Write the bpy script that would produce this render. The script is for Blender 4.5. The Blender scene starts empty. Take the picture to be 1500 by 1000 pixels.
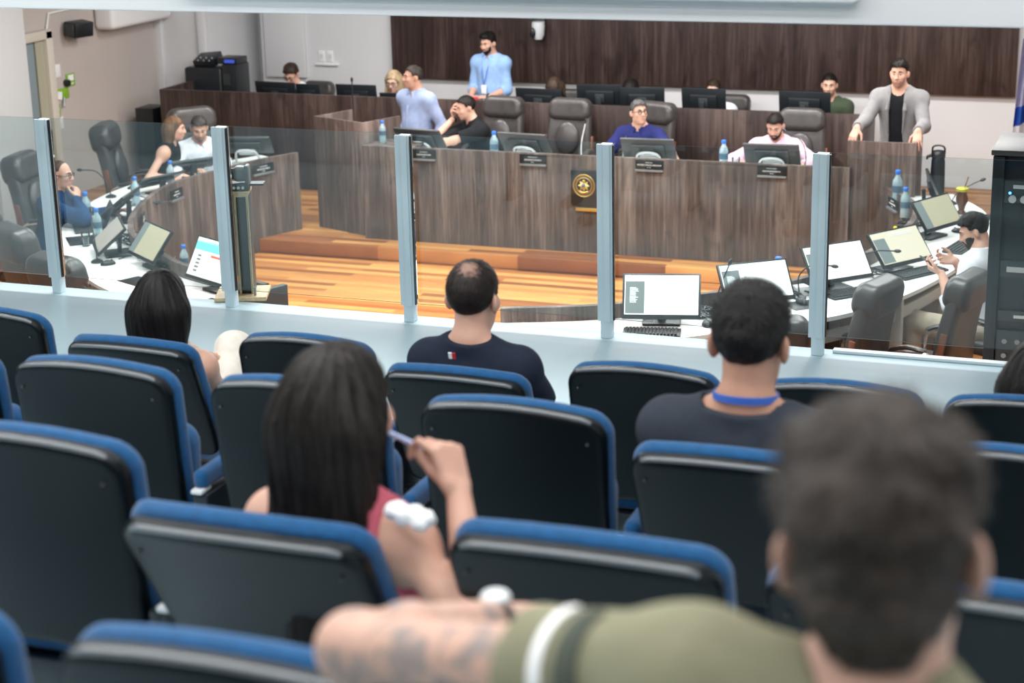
import bpy, bmesh, math, random
import numpy as np
from mathutils import Vector, Matrix

random.seed(7)
SC = bpy.context.scene
COL = SC.collection
PI = math.pi
R = math.radians

# ------------------------------------------------------------------ helpers
def tag(o, label=None, cat=None, group=None, kind=None):
    if label: o['label'] = label
    if cat: o['category'] = cat
    if group: o['group'] = group
    if kind: o['kind'] = kind
    return o

def thing(name, label, cat, loc=(0, 0, 0), rz=0.0, group=None):
    o = bpy.data.objects.new(name, None)
    COL.objects.link(o)
    o.location = loc
    o.rotation_euler = (0, 0, rz)
    o.empty_display_size = 0.1
    return tag(o, label, cat, group)

def copy_tree(o, parent=None):
    c = o.copy()
    COL.objects.link(c)
    c.parent = parent
    for ch in list(o.children):
        copy_tree(ch, c)
    return c

def dup(proto, loc, rz, label, group=None):
    c = copy_tree(proto)
    c.location = loc
    c.rotation_euler = (0, 0, rz)
    c['label'] = label
    if group: c['group'] = group
    return c

def add_mesh(name, me, m, parent=None, smooth=True, angle=40):
    if m is not None:
        me.materials.append(m)
    if smooth:
        me.polygons.foreach_set('use_smooth', [True] * len(me.polygons))
        if angle < 179:
            me.set_sharp_from_angle(angle=R(angle))
    o = bpy.data.objects.new(name, me)
    COL.objects.link(o)
    if parent is not None:
        o.parent = parent
    return o

def rotm(x=0, y=0, z=0):
    """rotation matrix from degrees, applied x then y then z"""
    return Matrix.Rotation(R(z), 4, 'Z') @ Matrix.Rotation(R(y), 4, 'Y') @ Matrix.Rotation(R(x), 4, 'X')

def cat_curve(pts, n=8):
    """Catmull-Rom through points"""
    P = [Vector(p) for p in pts]
    out = []
    for i in range(len(P) - 1):
        p0 = P[i - 1] if i > 0 else P[i] * 2 - P[i + 1]
        p1, p2 = P[i], P[i + 1]
        p3 = P[i + 2] if i + 2 < len(P) else P[i + 1] * 2 - P[i]
        for k in range(n):
            t = k / n
            out.append(0.5 * ((2 * p1) + (p2 - p0) * t + (2 * p0 - 5 * p1 + 4 * p2 - p3) * t * t + (3 * p1 - p0 - 3 * p2 + p3) * t ** 3))
    out.append(P[-1])
    return out

class MB:
    def __init__(self):
        self.bm = bmesh.new()
    def box(self, c, s, M=None, bev=0.0, seg=2):
        g = bmesh.ops.create_cube(self.bm, size=1.0)
        vs = g['verts']
        for v in vs:
            v.co = Vector((v.co.x * s[0], v.co.y * s[1], v.co.z * s[2]))
        if bev > 0:
            es = list({e for v in vs for e in v.link_edges})
            r = bmesh.ops.bevel(self.bm, geom=es, offset=bev, segments=seg, profile=0.5, affect='EDGES')
            vs = list({v for f in r['faces'] for v in f.verts} | {v for v in vs if v.is_valid})
        for v in vs:
            co = v.co
            if M is not None: co = M @ co
            v.co = co + Vector(c)
        return self
    def loft(self, rings, close=True, caps=True):
        vr = [[self.bm.verts.new(p) for p in r] for r in rings]
        n = len(vr[0])
        for a, b in zip(vr[:-1], vr[1:]):
            for i in range(n if close else n - 1):
                j = (i + 1) % n
                try: self.bm.faces.new((a[i], a[j], b[j], b[i]))
                except ValueError: pass
        if caps:
            try:
                self.bm.faces.new(list(reversed(vr[0]))); self.bm.faces.new(vr[-1])
            except ValueError: pass
        return self
    def tube(self, pts, r, seg=8, caps=True, squash=None):
        P = [Vector(p) for p in pts]
        n = len(P)
        rr = r if isinstance(r, (list, tuple)) else [r] * n
        rings = []
        up = None
        for i in range(n):
            t = (P[min(i + 1, n - 1)] - P[max(i - 1, 0)]).normalized()
            if up is None:
                up = Vector((0, 0, 1)) if abs(t.z) < 0.9 else Vector((1, 0, 0))
            a = t.cross(up)
            if a.length < 1e-6: a = t.orthogonal()
            a.normalize()
            b = a.cross(t).normalized()
            up = b
            sq = squash or (1, 1)
            rings.append([P[i] + (a * math.cos(2 * PI * k / seg) * sq[0] + b * math.sin(2 * PI * k / seg) * sq[1]) * rr[i] for k in range(seg)])
        return self.loft(rings, caps=caps)
    def cyl(self, p0, p1, r0, r1=None, seg=16):
        return self.tube([p0, p1], [r0, r0 if r1 is None else r1], seg)
    def lathe(self, prof, c=(0, 0, 0), seg=20, M=None):
        rings = []
        for r, z in prof:
            ring = []
            for k in range(seg):
                v = Vector((r * math.cos(2 * PI * k / seg), r * math.sin(2 * PI * k / seg), z))
                if M is not None: v = M @ v
                ring.append(v + Vector(c))
            rings.append(ring)
        return self.loft(rings)
    def ell(self, c, r, M=None, u=16, v=10):
        g = bmesh.ops.create_uvsphere(self.bm, u_segments=u, v_segments=v, radius=1.0)
        for w in g['verts']:
            co = Vector((w.co.x * r[0], w.co.y * r[1], w.co.z * r[2]))
            if M is not None: co = M @ co
            w.co = co + Vector(c)
        return self
    def prism(self, poly, z0, z1):
        return self.loft([[Vector((x, y, z0)) for x, y in poly], [Vector((x, y, z1)) for x, y in poly]])
    def torus(self, c, R0, r, M=None, seg=28, s2=8):
        rings = []
        for i in range(seg + 1):
            a = 2 * PI * i / seg
            ring = []
            for k in range(s2):
                b = 2 * PI * k / s2
                v = Vector(((R0 + r * math.cos(b)) * math.cos(a), (R0 + r * math.cos(b)) * math.sin(a), r * math.sin(b)))
                if M is not None: v = M @ v
                ring.append(v + Vector(c))
            rings.append(ring)
        return self.loft(rings, caps=False)
    def strip(self, line, prof):
        """sweep a cross-section [(offset to the left, z)] along a plan polyline"""
        P = [Vector((p[0], p[1], 0)) for p in line]
        n = len(P)
        rings = []
        for i in range(n):
            t = (P[min(i + 1, n - 1)] - P[max(i - 1, 0)]).normalized()
            nrm = Vector((-t.y, t.x, 0))
            rings.append([P[i] + nrm * o + Vector((0, 0, z)) for o, z in prof])
        return self.loft(rings)
    def build(self, name, m, parent=None, smooth=True, angle=40):
        bmesh.ops.recalc_face_normals(self.bm, faces=self.bm.faces[:])
        me = bpy.data.meshes.new(name)
        self.bm.to_mesh(me)
        self.bm.free()
        return add_mesh(name, me, m, parent, smooth, angle)

# ------------------------------------------------------------------ smooth implicit surfaces -> one continuous mesh
EDGES = [(0, 1), (2, 3), (4, 5), (6, 7), (0, 2), (1, 3), (4, 6), (5, 7), (0, 4), (1, 5), (2, 6), (3, 7)]
CORN = np.array([[i & 1, (i >> 1) & 1, (i >> 2) & 1] for i in range(8)], dtype=np.int64)

def V3(p):
    return np.array([float(p[0]), float(p[1]), float(p[2])], dtype=np.float32)

class SDF:
    """union of smooth primitives, then cuts; polygonised with surface nets"""
    def __init__(self):
        self.pr = []      # (func, lo, hi, k)
        self.ops = []     # functions (p, d) -> d
        self.rec = []     # the recipe of each primitive, so that clothing can reuse it
    def cap(self, a, b, ra, rb=None, k=0.02, name='', flat=False):
        rb = ra if rb is None else rb
        a, b = V3(a), V3(b)
        ab = b - a
        L2 = float(ab @ ab) + 1e-12
        L = math.sqrt(L2)
        def f(p):
            t = ((p - a) @ ab) / L2
            tc = np.clip(t, 0, 1)
            d = np.linalg.norm(p - a - tc[..., None] * ab, axis=-1) - (ra + (rb - ra) * tc)
            if flat:
                d = np.maximum(d, (t - 1) * L)
            return d
        m = max(ra, rb)
        self.pr.append((f, np.minimum(a, b) - m, np.maximum(a, b) + m, k))
        self.rec.append(('cap', name, (a, b, ra, rb, k)))
        return self
    def ell(self, c, r, M=None, k=0.02, name=''):
        c = V3(c)
        r = V3(r)
        A = np.eye(3, dtype=np.float32) if M is None else np.array(M.to_3x3(), dtype=np.float32)
        def f(p):
            q = (p - c) @ A
            k0 = np.linalg.norm(q / r, axis=-1)
            k1 = np.linalg.norm(q / (r * r), axis=-1) + 1e-9
            return np.where(k0 < 0.05, -r.min(), k0 * (k0 - 1) / k1)
        ext = np.abs(A) @ r
        self.pr.append((f, c - ext, c + ext, k))
        self.rec.append(('ell', name, (c, r, M, k)))
        return self
    def rbox(self, c, h, rad, M=None, k=0.0, bend=None):
        c = V3(c)
        h = V3(h)
        A = np.eye(3, dtype=np.float32) if M is None else np.array(M.to_3x3(), dtype=np.float32)
        def f(p):
            q = (p - c) @ A
            if bend is not None: q = bend(q)
            q = np.abs(q) - (h - rad)
            return np.linalg.norm(np.maximum(q, 0), axis=-1) + np.minimum(q.max(axis=-1), 0) - rad
        ext = np.abs(A) @ h + (0.08 if bend is not None else 0)
        self.pr.append((f, c - ext, c + ext, k))
        return self
    def inflate_from(self, other, names, t, k=None):
        for kind, n, a in other.rec:
            if n in names:
                tt = t[n] if isinstance(t, dict) else t
                if kind == 'cap': self.cap(a[0], a[1], a[2] + tt, a[3] + tt, k or a[4], n)
                else: self.ell(a[0], a[1] + tt, a[2], k or a[3], n)
        return self
    def op(self, f):
        self.ops.append(f)
        return self
    def cut(self, c, n, k=0.0):
        """remove what lies on the side n points to"""
        c, n = V3(c), V3(n)
        n = n / np.linalg.norm(n)
        return self.op(lambda p, d: np.maximum(d, (p - c) @ n))
    def mesh(self, name, res):
        lo = np.min([q[1] for q in self.pr], axis=0) - 4 * res - 0.012
        hi = np.max([q[2] for q in self.pr], axis=0) + 4 * res + 0.012
        B = 8
        nb = np.ceil((hi - lo) / (res * B)).astype(int)
        n = nb * B
        F = np.ones(tuple(n), dtype=np.float32)
        ci = np.stack(np.meshgrid(*[np.arange(x) for x in nb], indexing='ij'), -1).reshape(-1, 3)
        cc = (lo + (ci * B + (B - 1) / 2) * res).astype(np.float32)
        rad = res * B * 0.87
        dmin = np.full(len(ci), 1e3, dtype=np.float32)
        per = []
        for f, a, b, k in self.pr:
            dd = f(cc)
            per.append(dd)
            dmin = np.minimum(dmin, dd)
        inside = dmin < -(rad + 0.03)
        act = np.where((dmin < rad + 0.035) & ~inside)[0]
        off = np.stack(np.meshgrid(*[np.arange(B)] * 3, indexing='ij'), -1).reshape(-1, 3)
        pts = (lo + (ci[act][:, None, :] * B + off[None]) * res).astype(np.float32)
        D = np.full(pts.shape[:2], 1.0, dtype=np.float32)
        for (f, a, b, k), dd in zip(self.pr, per):
            m = np.where(dd[act] < rad + 0.06)[0]
            if not len(m): continue
            e = f(pts[m])
            o = D[m]
            if k > 0:
                h = np.maximum(k - np.abs(o - e), 0) / k
                D[m] = np.minimum(o, e) - h * h * k * 0.25
            else:
                D[m] = np.minimum(o, e)
        for g in self.ops:
            D = g(pts, D)
        F4 = F.reshape(nb[0], B, nb[1], B, nb[2], B).transpose(0, 2, 4, 1, 3, 5).copy()
        F4 = F4.reshape(-1, B * B * B)
        F4[act] = D
        ins = np.where(inside)[0]
        if len(ins):
            v = np.repeat(dmin[ins][:, None], 512, 1)
            if self.ops:
                q = np.repeat(cc[ins][:, None, :], 1, 1)
                w = dmin[ins][:, None]
                for g in self.ops: w = g(q, w)
                v = np.repeat(w, 512, 1)
                bad = np.where(np.abs(w[:, 0]) < rad + 0.03)[0]
                if len(bad):
                    pp = (lo + (ci[ins[bad]][:, None, :] * B + off[None]) * res).astype(np.float32)
                    dd = np.repeat(dmin[ins[bad]][:, None], 512, 1)
                    for g in self.ops: dd = g(pp, dd)
                    v[bad] = dd
            F4[ins] = v
        F = F4.reshape(nb[0], nb[1], nb[2], B, B, B).transpose(0, 3, 1, 4, 2, 5).reshape(tuple(n))
        S = F < 0
        cnt = np.zeros(tuple(n - 1), dtype=np.int8)
        for c in CORN:
            cnt += S[c[0]:n[0] - 1 + c[0], c[1]:n[1] - 1 + c[1], c[2]:n[2] - 1 + c[2]]
        cells = np.argwhere((cnt > 0) & (cnt < 8))
        if not len(cells):
            raise ValueError('empty surface ' + name)
        idx = np.full(tuple(n - 1), -1, dtype=np.int32)
        idx[tuple(cells.T)] = np.arange(len(cells))
        vals = np.stack([F[tuple((cells + c).T)] for c in CORN], 1)
        acc = np.zeros((len(cells), 3), dtype=np.float32)
        num = np.zeros(len(cells), dtype=np.float32)
        for i, j in EDGES:
            a, b = vals[:, i], vals[:, j]
            m = (a < 0) != (b < 0)
            t = np.where(m, a / np.where(a == b, 1, a - b), 0)
            P = CORN[i] + t[:, None] * (CORN[j] - CORN[i])
            acc += np.where(m[:, None], P, 0)
            num += m
        verts = lo + (cells + acc / num[:, None]) * res
        quads = []
        for ax in range(3):
            b1, b2 = (ax + 1) % 3, (ax + 2) % 3
            sl0 = [slice(1, -1)] * 3; sl1 = [slice(1, -1)] * 3
            sl0[ax] = slice(0, n[ax] - 1); sl1[ax] = slice(1, n[ax])
            s0, s1 = S[tuple(sl0)], S[tuple(sl1)]
            e = np.argwhere(s0 != s1)
            if not len(e): continue
            flip = s0[tuple(e.T)]
            org = np.array([1, 1, 1]); org[ax] = 0
            e = e + org
            u1 = np.zeros(3, int); u1[b1] = 1
            u2 = np.zeros(3, int); u2[b2] = 1
            q = np.stack([idx[tuple((e - u1 - u2).T)], idx[tuple((e - u2).T)], idx[tuple(e.T)], idx[tuple((e - u1).T)]], 1)
            q[~flip] = q[~flip][:, ::-1]
            quads.append(q)
        quads = np.concatenate(quads)
        quads = quads[(quads >= 0).all(1)]
        me = bpy.data.meshes.new(name)
        me.vertices.add(len(verts))
        me.vertices.foreach_set('co', verts.astype(np.float32).ravel())
        me.loops.add(len(quads) * 4)
        me.loops.foreach_set('vertex_index', quads.astype(np.int32).ravel())
        me.polygons.add(len(quads))
        me.polygons.foreach_set('loop_start', np.arange(0, len(quads) * 4, 4, dtype=np.int32))
        me.polygons.foreach_set('loop_total', np.full(len(quads), 4, dtype=np.int32))
        me.update(calc_edges=True)
        me.validate()
        return me
    def build(self, name, m, parent=None, res=0.007):
        return add_mesh(name, self.mesh(name, res), m, parent, True, 180)

# ------------------------------------------------------------------ materials
def nodes_of(name):
    m = bpy.data.materials.new(name)
    m.use_nodes = True
    nt = m.node_tree
    return m, nt, nt.nodes['Principled BSDF']

MATS = {}
def mat(name, col=(0.5, 0.5, 0.5), rough=0.5, metal=0.0, spec=0.5, emit=0.0, var=0.0, scale=30.0, bump=0.0, bscale=200.0, sheen=0.0, coat=0.0, stretch=(1, 1, 1)):
    if name in MATS: return MATS[name]
    m, nt, b = nodes_of(name)
    b.inputs['Base Color'].default_value = (*col, 1)
    b.inputs['Roughness'].default_value = rough
    b.inputs['Metallic'].default_value = metal
    b.inputs['Specular IOR Level'].default_value = spec
    if sheen: b.inputs['Sheen Weight'].default_value = sheen
    if coat: b.inputs['Coat Weight'].default_value = coat
    if emit:
        b.inputs['Emission Color'].default_value = (*col, 1)
        b.inputs['Emission Strength'].default_value = emit
    if var or bump:
        tc = nt.nodes.new('ShaderNodeTexCoord')
        mp = nt.nodes.new('ShaderNodeMapping')
        mp.inputs['Scale'].default_value = stretch
        nt.links.new(tc.outputs['Object'], mp.inputs['Vector'])
    if var:
        nz = nt.nodes.new('ShaderNodeTexNoise')
        nz.inputs['Scale'].default_value = scale
        nz.inputs['Detail'].default_value = 5
        nt.links.new(mp.outputs[0], nz.inputs['Vector'])
        rp = nt.nodes.new('ShaderNodeValToRGB')
        rp.color_ramp.elements[0].position = 0.3
        rp.color_ramp.elements[1].position = 0.7
        rp.color_ramp.elements[0].color = (*[max(0, c * (1 - var)) for c in col], 1)
        rp.color_ramp.elements[1].color = (*[min(1, c * (1 + var)) for c in col], 1)
        nt.links.new(nz.outputs['Fac'], rp.inputs['Fac'])
        nt.links.new(rp.outputs['Color'], b.inputs['Base Color'])
    if bump:
        n2 = nt.nodes.new('ShaderNodeTexNoise')
        n2.inputs['Scale'].default_value = bscale
        n2.inputs['Detail'].default_value = 4
        nt.links.new(mp.outputs[0], n2.inputs['Vector'])
        bp = nt.nodes.new('ShaderNodeBump')
        bp.inputs['Strength'].default_value = bump
        bp.inputs['Distance'].default_value = 0.004
        nt.links.new(n2.outputs['Fac'], bp.inputs['Height'])
        nt.links.new(bp.outputs['Normal'], b.inputs['Normal'])
    MATS[name] = m
    return m

def wood_laminate(name, dark, mid, light, rough=0.45):
    """grey-brown laminate with upright grain and a few knots"""
    m, nt, b = nodes_of(name)
    N, L = nt.nodes, nt.links
    tc = N.new('ShaderNodeTexCoord')
    def noise(scale, stretch, detail=6, rough_=0.6, dist=0.0):
        mp = N.new('ShaderNodeMapping'); mp.inputs['Scale'].default_value = stretch
        L.new(tc.outputs['Object'], mp.inputs['Vector'])
        n = N.new('ShaderNodeTexNoise')
        n.inputs['Scale'].default_value = scale; n.inputs['Detail'].default_value = detail
        n.inputs['Roughness'].default_value = rough_; n.inputs['Distortion'].default_value = dist
        L.new(mp.outputs[0], n.inputs['Vector'])
        return n
    n1 = noise(3.2, (1.6, 1.6, 0.14), 3, 0.5)          # broad boards
    n2 = noise(16.0, (2.2, 2.2, 0.10), 8, 0.65, 0.3)   # grain
    n3 = noise(4.5, (1.3, 1.3, 0.55), 5, 0.6, 0.8)     # knots and clouds
    mx = N.new('ShaderNodeMath'); mx.operation = 'MULTIPLY_ADD'
    L.new(n2.outputs['Fac'], mx.inputs[0]); mx.inputs[1].default_value = 0.55
    m2 = N.new('ShaderNodeMath'); m2.operation = 'MULTIPLY'; m2.inputs[1].default_value = 0.5
    L.new(n1.outputs['Fac'], m2.inputs[0]); L.new(m2.outputs[0], mx.inputs[2])
    rp = N.new('ShaderNodeValToRGB')
    e = rp.color_ramp.elements
    e[0].position = 0.36; e[0].color = (*dark, 1)
    e[1].position = 0.70; e[1].color = (*light, 1)
    k = e.new(0.52); k.color = (*mid, 1)
    L.new(mx.outputs[0], rp.inputs['Fac'])
    r2 = N.new('ShaderNodeValToRGB')
    r2.color_ramp.elements[0].position = 0.30; r2.color_ramp.elements[0].color = (0.35, 0.33, 0.32, 1)
    r2.color_ramp.elements[1].position = 0.46; r2.color_ramp.elements[1].color = (1, 1, 1, 1)
    L.new(n3.outputs['Fac'], r2.inputs['Fac'])
    mix = N.new('ShaderNodeMix'); mix.data_type = 'RGBA'; mix.blend_type = 'MULTIPLY'; mix.inputs[0].default_value = 0.7
    L.new(rp.outputs['Color'], mix.inputs[6]); L.new(r2.outputs['Color'], mix.inputs[7])
    L.new(mix.outputs[2], b.inputs['Base Color'])
    b.inputs['Roughness'].default_value = rough
    b.inputs['Specular IOR Level'].default_value = 0.35
    MATS[name] = m
    return m

def plank_floor(name):
    m, nt, b = nodes_of(name)
    N, L = nt.nodes, nt.links
    tc = N.new('ShaderNodeTexCoord')
    br = N.new('ShaderNodeTexBrick')
    br.offset = 0.37; br.offset_frequency = 2; br.squash = 1.0
    br.inputs['Color1'].default_value = (0, 0, 0, 1); br.inputs['Color2'].default_value = (1, 1, 1, 1)
    br.inputs['Mortar'].default_value = (0.25, 0.25, 0.25, 1)
    br.inputs['Scale'].default_value = 1.0
    br.inputs['Mortar Size'].default_value = 0.0015
    br.inputs['Brick Width'].default_value = 1.35
    br.inputs['Row Height'].default_value = 0.092
    L.new(tc.outputs['Object'], br.inputs['Vector'])
    rp = N.new('ShaderNodeValToRGB')
    e = rp.color_ramp.elements
    e[0].position = 0.0; e[0].color = (0.26, 0.085, 0.028, 1)
    e[1].position = 1.0; e[1].color = (0.76, 0.37, 0.115, 1)
    for p, c in ((0.3, (0.43, 0.155, 0.045)), (0.55, (0.56, 0.235, 0.07)), (0.8, (0.66, 0.30, 0.09))):
        q = e.new(p); q.color = (*c, 1)
    L.new(br.outputs['Color'], rp.inputs['Fac'])
    mp = N.new('ShaderNodeMapping'); mp.inputs['Scale'].default_value = (0.7, 14, 1)
    L.new(tc.outputs['Object'], mp.inputs['Vector'])
    nz = N.new('ShaderNodeTexNoise'); nz.inputs['Scale'].default_value = 3.0; nz.inputs['Detail'].default_value = 6
    L.new(mp.outputs[0], nz.inputs['Vector'])
    r2 = N.new('ShaderNodeValToRGB')
    r2.color_ramp.elements[0].position = 0.3; r2.color_ramp.elements[0].color = (0.72, 0.68, 0.66, 1)
    r2.color_ramp.elements[1].position = 0.65; r2.color_ramp.elements[1].color = (1, 1, 1, 1)
    L.new(nz.outputs['Fac'], r2.inputs['Fac'])
    mix = N.new('ShaderNodeMix'); mix.data_type = 'RGBA'; mix.blend_type = 'MULTIPLY'; mix.inputs[0].default_value = 1.0
    L.new(rp.outputs['Color'], mix.inputs[6]); L.new(r2.outputs['Color'], mix.inputs[7])
    L.new(mix.outputs[2], b.inputs['Base Color'])
    b.inputs['Roughness'].default_value = 0.38
    b.inputs['Specular IOR Level'].default_value = 0.35
    MATS[name] = m
    return m

def pane_glass(name, tint=(0.93, 0.97, 0.97), ior=1.5, rough=0.0):
    """thin clear pane: transmission straight through plus mirror reflection by angle"""
    m = bpy.data.materials.new(name)
    m.use_nodes = True
    nt = m.node_tree
    nt.nodes.clear()
    out = nt.nodes.new('ShaderNodeOutputMaterial')
    tr = nt.nodes.new('ShaderNodeBsdfTransparent'); tr.inputs[0].default_value = (*tint, 1)
    gl = nt.nodes.new('ShaderNodeBsdfGlossy'); gl.inputs['Roughness'].default_value = rough
    fr = nt.nodes.new('ShaderNodeFresnel'); fr.inputs['IOR'].default_value = ior
    mx = nt.nodes.new('ShaderNodeMixShader')
    nt.links.new(fr.outputs[0], mx.inputs[0]); nt.links.new(tr.outputs[0], mx.inputs[1]); nt.links.new(gl.outputs[0], mx.inputs[2])
    nt.links.new(mx.outputs[0], out.inputs['Surface'])
    MATS[name] = m
    return m

WOOD = wood_laminate('grey_brown_laminate', (0.032, 0.022, 0.019), (0.104, 0.075, 0.065), (0.255, 0.198, 0.174))
WOODD = wood_laminate('dark_brown_laminate', (0.018, 0.010, 0.0085), (0.044, 0.027, 0.0235), (0.10, 0.068, 0.060))
PLANK = plank_floor('orange_plank_floor')
GLASS = pane_glass('balustrade_glass', (0.90, 0.95, 0.95), 1.55)
CLEAR = pane_glass('drinking_glass', (0.92, 0.97, 0.97), 1.45)
WALLW = mat('white_paint', (0.66, 0.66, 0.67), 0.6, var=0.02, scale=2)
WALLB = mat('beige_paint', (0.50, 0.445, 0.41), 0.6, var=0.03, scale=2)
BEAM = mat('beam_paint', (0.80, 0.80, 0.79), 0.6, var=0.015, scale=2)
FLOORB = mat('pale_blue_floor', (0.48, 0.635, 0.70), 0.35, var=0.03, scale=3)
PILLARM = mat('pillar_paint', (0.50, 0.50, 0.495), 0.6)
GLINTM = mat('seat_edge_glint', (0.10, 0.112, 0.12), 0.26, spec=0.9)  # paler than the shell: its edge highlight put into the colour
POSTM = mat('pale_grey_aluminium', (0.57, 0.68, 0.72), 0.4, 0.0)
BLACKP = mat('black_plastic', (0.010, 0.013, 0.016), 0.38, spec=0.5)
SHELL = mat('seat_shell_plastic', (0.0025, 0.0050, 0.0066), 0.30, spec=0.22, var=0.25, scale=5, bump=0.08, bscale=300)
BLUEF = mat('blue_seat_fabric', (0.006, 0.072, 0.19), 0.8, spec=0.2, var=0.12, scale=60, bump=0.15, bscale=500, sheen=0.25)
LEATH = mat('brown_grey_leather', (0.050, 0.044, 0.042), 0.36, spec=0.5, var=0.15, scale=12, bump=0.12, bscale=120)
DARKM = mat('dark_grey_plastic', (0.035, 0.04, 0.042), 0.45)
GREYM = mat('grey_metal', (0.30, 0.32, 0.33), 0.35, 0.6)
SILVER = mat('silver_plastic', (0.62, 0.64, 0.65), 0.35)
CHROME = mat('chrome', (0.75, 0.76, 0.77), 0.15, 1.0)
DESKW = mat('white_desk_laminate', (0.80, 0.795, 0.77), 0.4)
CREAM = mat('cream_laminate', (0.60, 0.57, 0.50), 0.45)
REDW = mat('red_brown_wood', (0.16, 0.055, 0.03), 0.35, var=0.3, scale=20, stretch=(1, 1, 0.15))
PLY = mat('plywood_edge', (0.62, 0.50, 0.30), 0.5, var=0.15, scale=40)
GOLD = mat('gold', (0.66, 0.45, 0.14), 0.35, 0.8)
WHITE = mat('white_plastic', (0.80, 0.80, 0.80), 0.4)
PAPER = mat('white_lettering', (0.85, 0.85, 0.85), 0.6)
CAPB = mat('blue_bottle_cap', (0.03, 0.17, 0.62), 0.35)
DOORM = mat('blue_grey_door', (0.22, 0.28, 0.30), 0.5)
FRAMEM = mat('cream_door_frame', (0.60, 0.55, 0.47), 0.5)
GREEN = mat('lime_green_sign', (0.22, 0.42, 0.03), 0.5)
# ------------------------------------------------------------------ the room
def struct(name, mb, m, smooth=True):
    o = mb.build(name, m, None, smooth)
    o['kind'] = 'structure'
    return o

ZC, ZS, ZD, ZP = -1.306, -1.18, -0.54, -0.445      # chamber floor, dais, desk top, desk ledge
# floors
struct('floor', MB().box((-5.2, 13.4, ZC - 0.05), (13.6, 10.4, 0.1)), PLANK)
struct('dais_floor', MB().box((-5.6, 16.44, ZS - 0.06), (10.48, 3.94, 0.12), bev=0.008), PLANK)
gf = MB()
gf.box((-4.2, 6.52, -0.15), (13.4, 4.08, 0.3), bev=0.01)
struct('gallery_floor', gf, FLOORB)
for i, (y0, y1, z) in enumerate(((3.2, 4.48, 0.285), (2.05, 3.2, 0.545), (0.85, 2.05, 0.755), (-2.6, 0.85, 1.0))):
    struct('gallery_step_floor', MB().box((-4.2, (y0 + y1) / 2, z / 2 - 0.15), (13.4, y1 - y0, z + 0.3), bev=0.006), FLOORB)
struct('gallery_front_wall', MB().box((-4.2, 8.49, -0.72), (13.4, 0.12, 1.17)), WALLW)
struct('kerb_strip', MB().box((0.25, 8.515, 0.008), (3.55, 0.05, 0.016), bev=0.004), POSTM)

# walls
struct('wall_back', MB().box((-5.2, 18.98, 0.35), (13.6, 0.2, 3.4)), WALLW)
struct('wall_left', MB().box((-10.94, 13.0, 0.35), (0.2, 9.3, 3.4)), WALLB)
struct('wall_left_return', MB().box((-10.62, 17.73, 0.35), (0.84, 0.16, 3.4)), WALLW)
struct('wall_recess', MB().box((-10.28, 18.4, 0.35), (0.12, 1.2, 3.4)), WALLW)
struct('wall_back_lining', MB().box((-5.0, 18.66, 0.35), (9.9, 0.44, 3.4)), WALLW)
struct('wall_right', MB().box((1.35, 9.0, 0.8), (0.2, 20.0, 4.3)), WALLW)
struct('wall_left_gallery', MB().box((-10.6, 5.0, 0.8), (0.5, 7.0, 4.3)), WALLW)
struct('wall_rear', MB().box((-4.2, -2.7, 1.8), (13.4, 0.2, 5.0)), WOODD)
struct('pillar', MB().box((-10.62, 13.9, 0.35), (1.0, 0.6, 3.4), bev=0.01), PILLARM)
for x in (-10.80, -10.24):
    struct('trim_1', MB().box((x, 17.63, 0.35), (0.10, 0.06, 3.4), bev=0.008), WALLW)
struct('trim_3', MB().box((-9.63, 18.415, 0.6), (0.50, 0.07, 1.76), bev=0.008), WALLW)
struct('beam', MB().box((-4.2, 6.45, 2.48), (13.4, 0.5, 1.22), bev=0.01), BEAM)
struct('beam_recess_trim', MB().box((-2.36, 6.17, 2.28), (2.62, 0.12, 0.66), bev=0.02), BEAM)

# the wood panelling on the back wall
wp = MB().box((-4.93, 18.40, 0.48), (6.72, 0.08, 1.44), bev=0.004)
tag(wp.build('wall_panelling', WOODD), 'long dark brown wood panel fixed high on the white back wall', 'wall panel')

# door on the left wall
struct('door_1', MB().box((-10.82, 14.80, -0.40), (0.05, 0.92, 1.80), bev=0.004), DOORM)
df = MB()
df.box((-10.80, 15.47, -0.37), (0.12, 0.11, 1.87), bev=0.006)
df.box((-10.80, 14.30, -0.37), (0.12, 0.10, 1.87), bev=0.006)
df.box((-10.80, 14.88, 0.53), (0.12, 1.28, 0.09), bev=0.006)
struct('trim_2', df, FRAMEM)
struct('door_reveal', MB().box((-10.815, 15.345, -0.40), (0.06, 0.14, 1.80)), mat('olive_beige_paint', (0.38, 0.36, 0.27), 0.6))

# ------------------------------------------------------------------ glass balustrade
bal = thing('glass_balustrade', 'glass balustrade with pale grey posts along the edge of the gallery', 'balustrade', (-3.77, 8.45, 0))
PX = [-7.06, -5.96, -4.84, -3.765, -2.67, -1.59, -0.50, 0.60]
for i, x in enumerate(PX):
    p = MB()
    p.box((x + 3.77, 0.0, 0.50), (0.058, 0.055, 1.0), bev=0.004)
    p.box((x + 3.77 - 0.004, -0.020, 0.545), (0.080, 0.016, 0.91), bev=0.003)
    p.box((x + 3.77 + 0.010, -0.032, 0.545), (0.034, 0.012, 0.91), bev=0.002)
    post = p.build('post', POSTM, bal)
    g = MB().box((x + 3.77 + 0.038, -0.008, 0.545), (0.006, 0.02, 0.90)).build('rubber_gasket', BLACKP, post)
for a, b in zip(PX[:-1], PX[1:]):
    MB().box(((a + b) / 2 + 3.77, 0.024, 0.545), (b - a - 0.066, 0.010, 0.91)).build('glass_panel', GLASS, bal)

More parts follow.
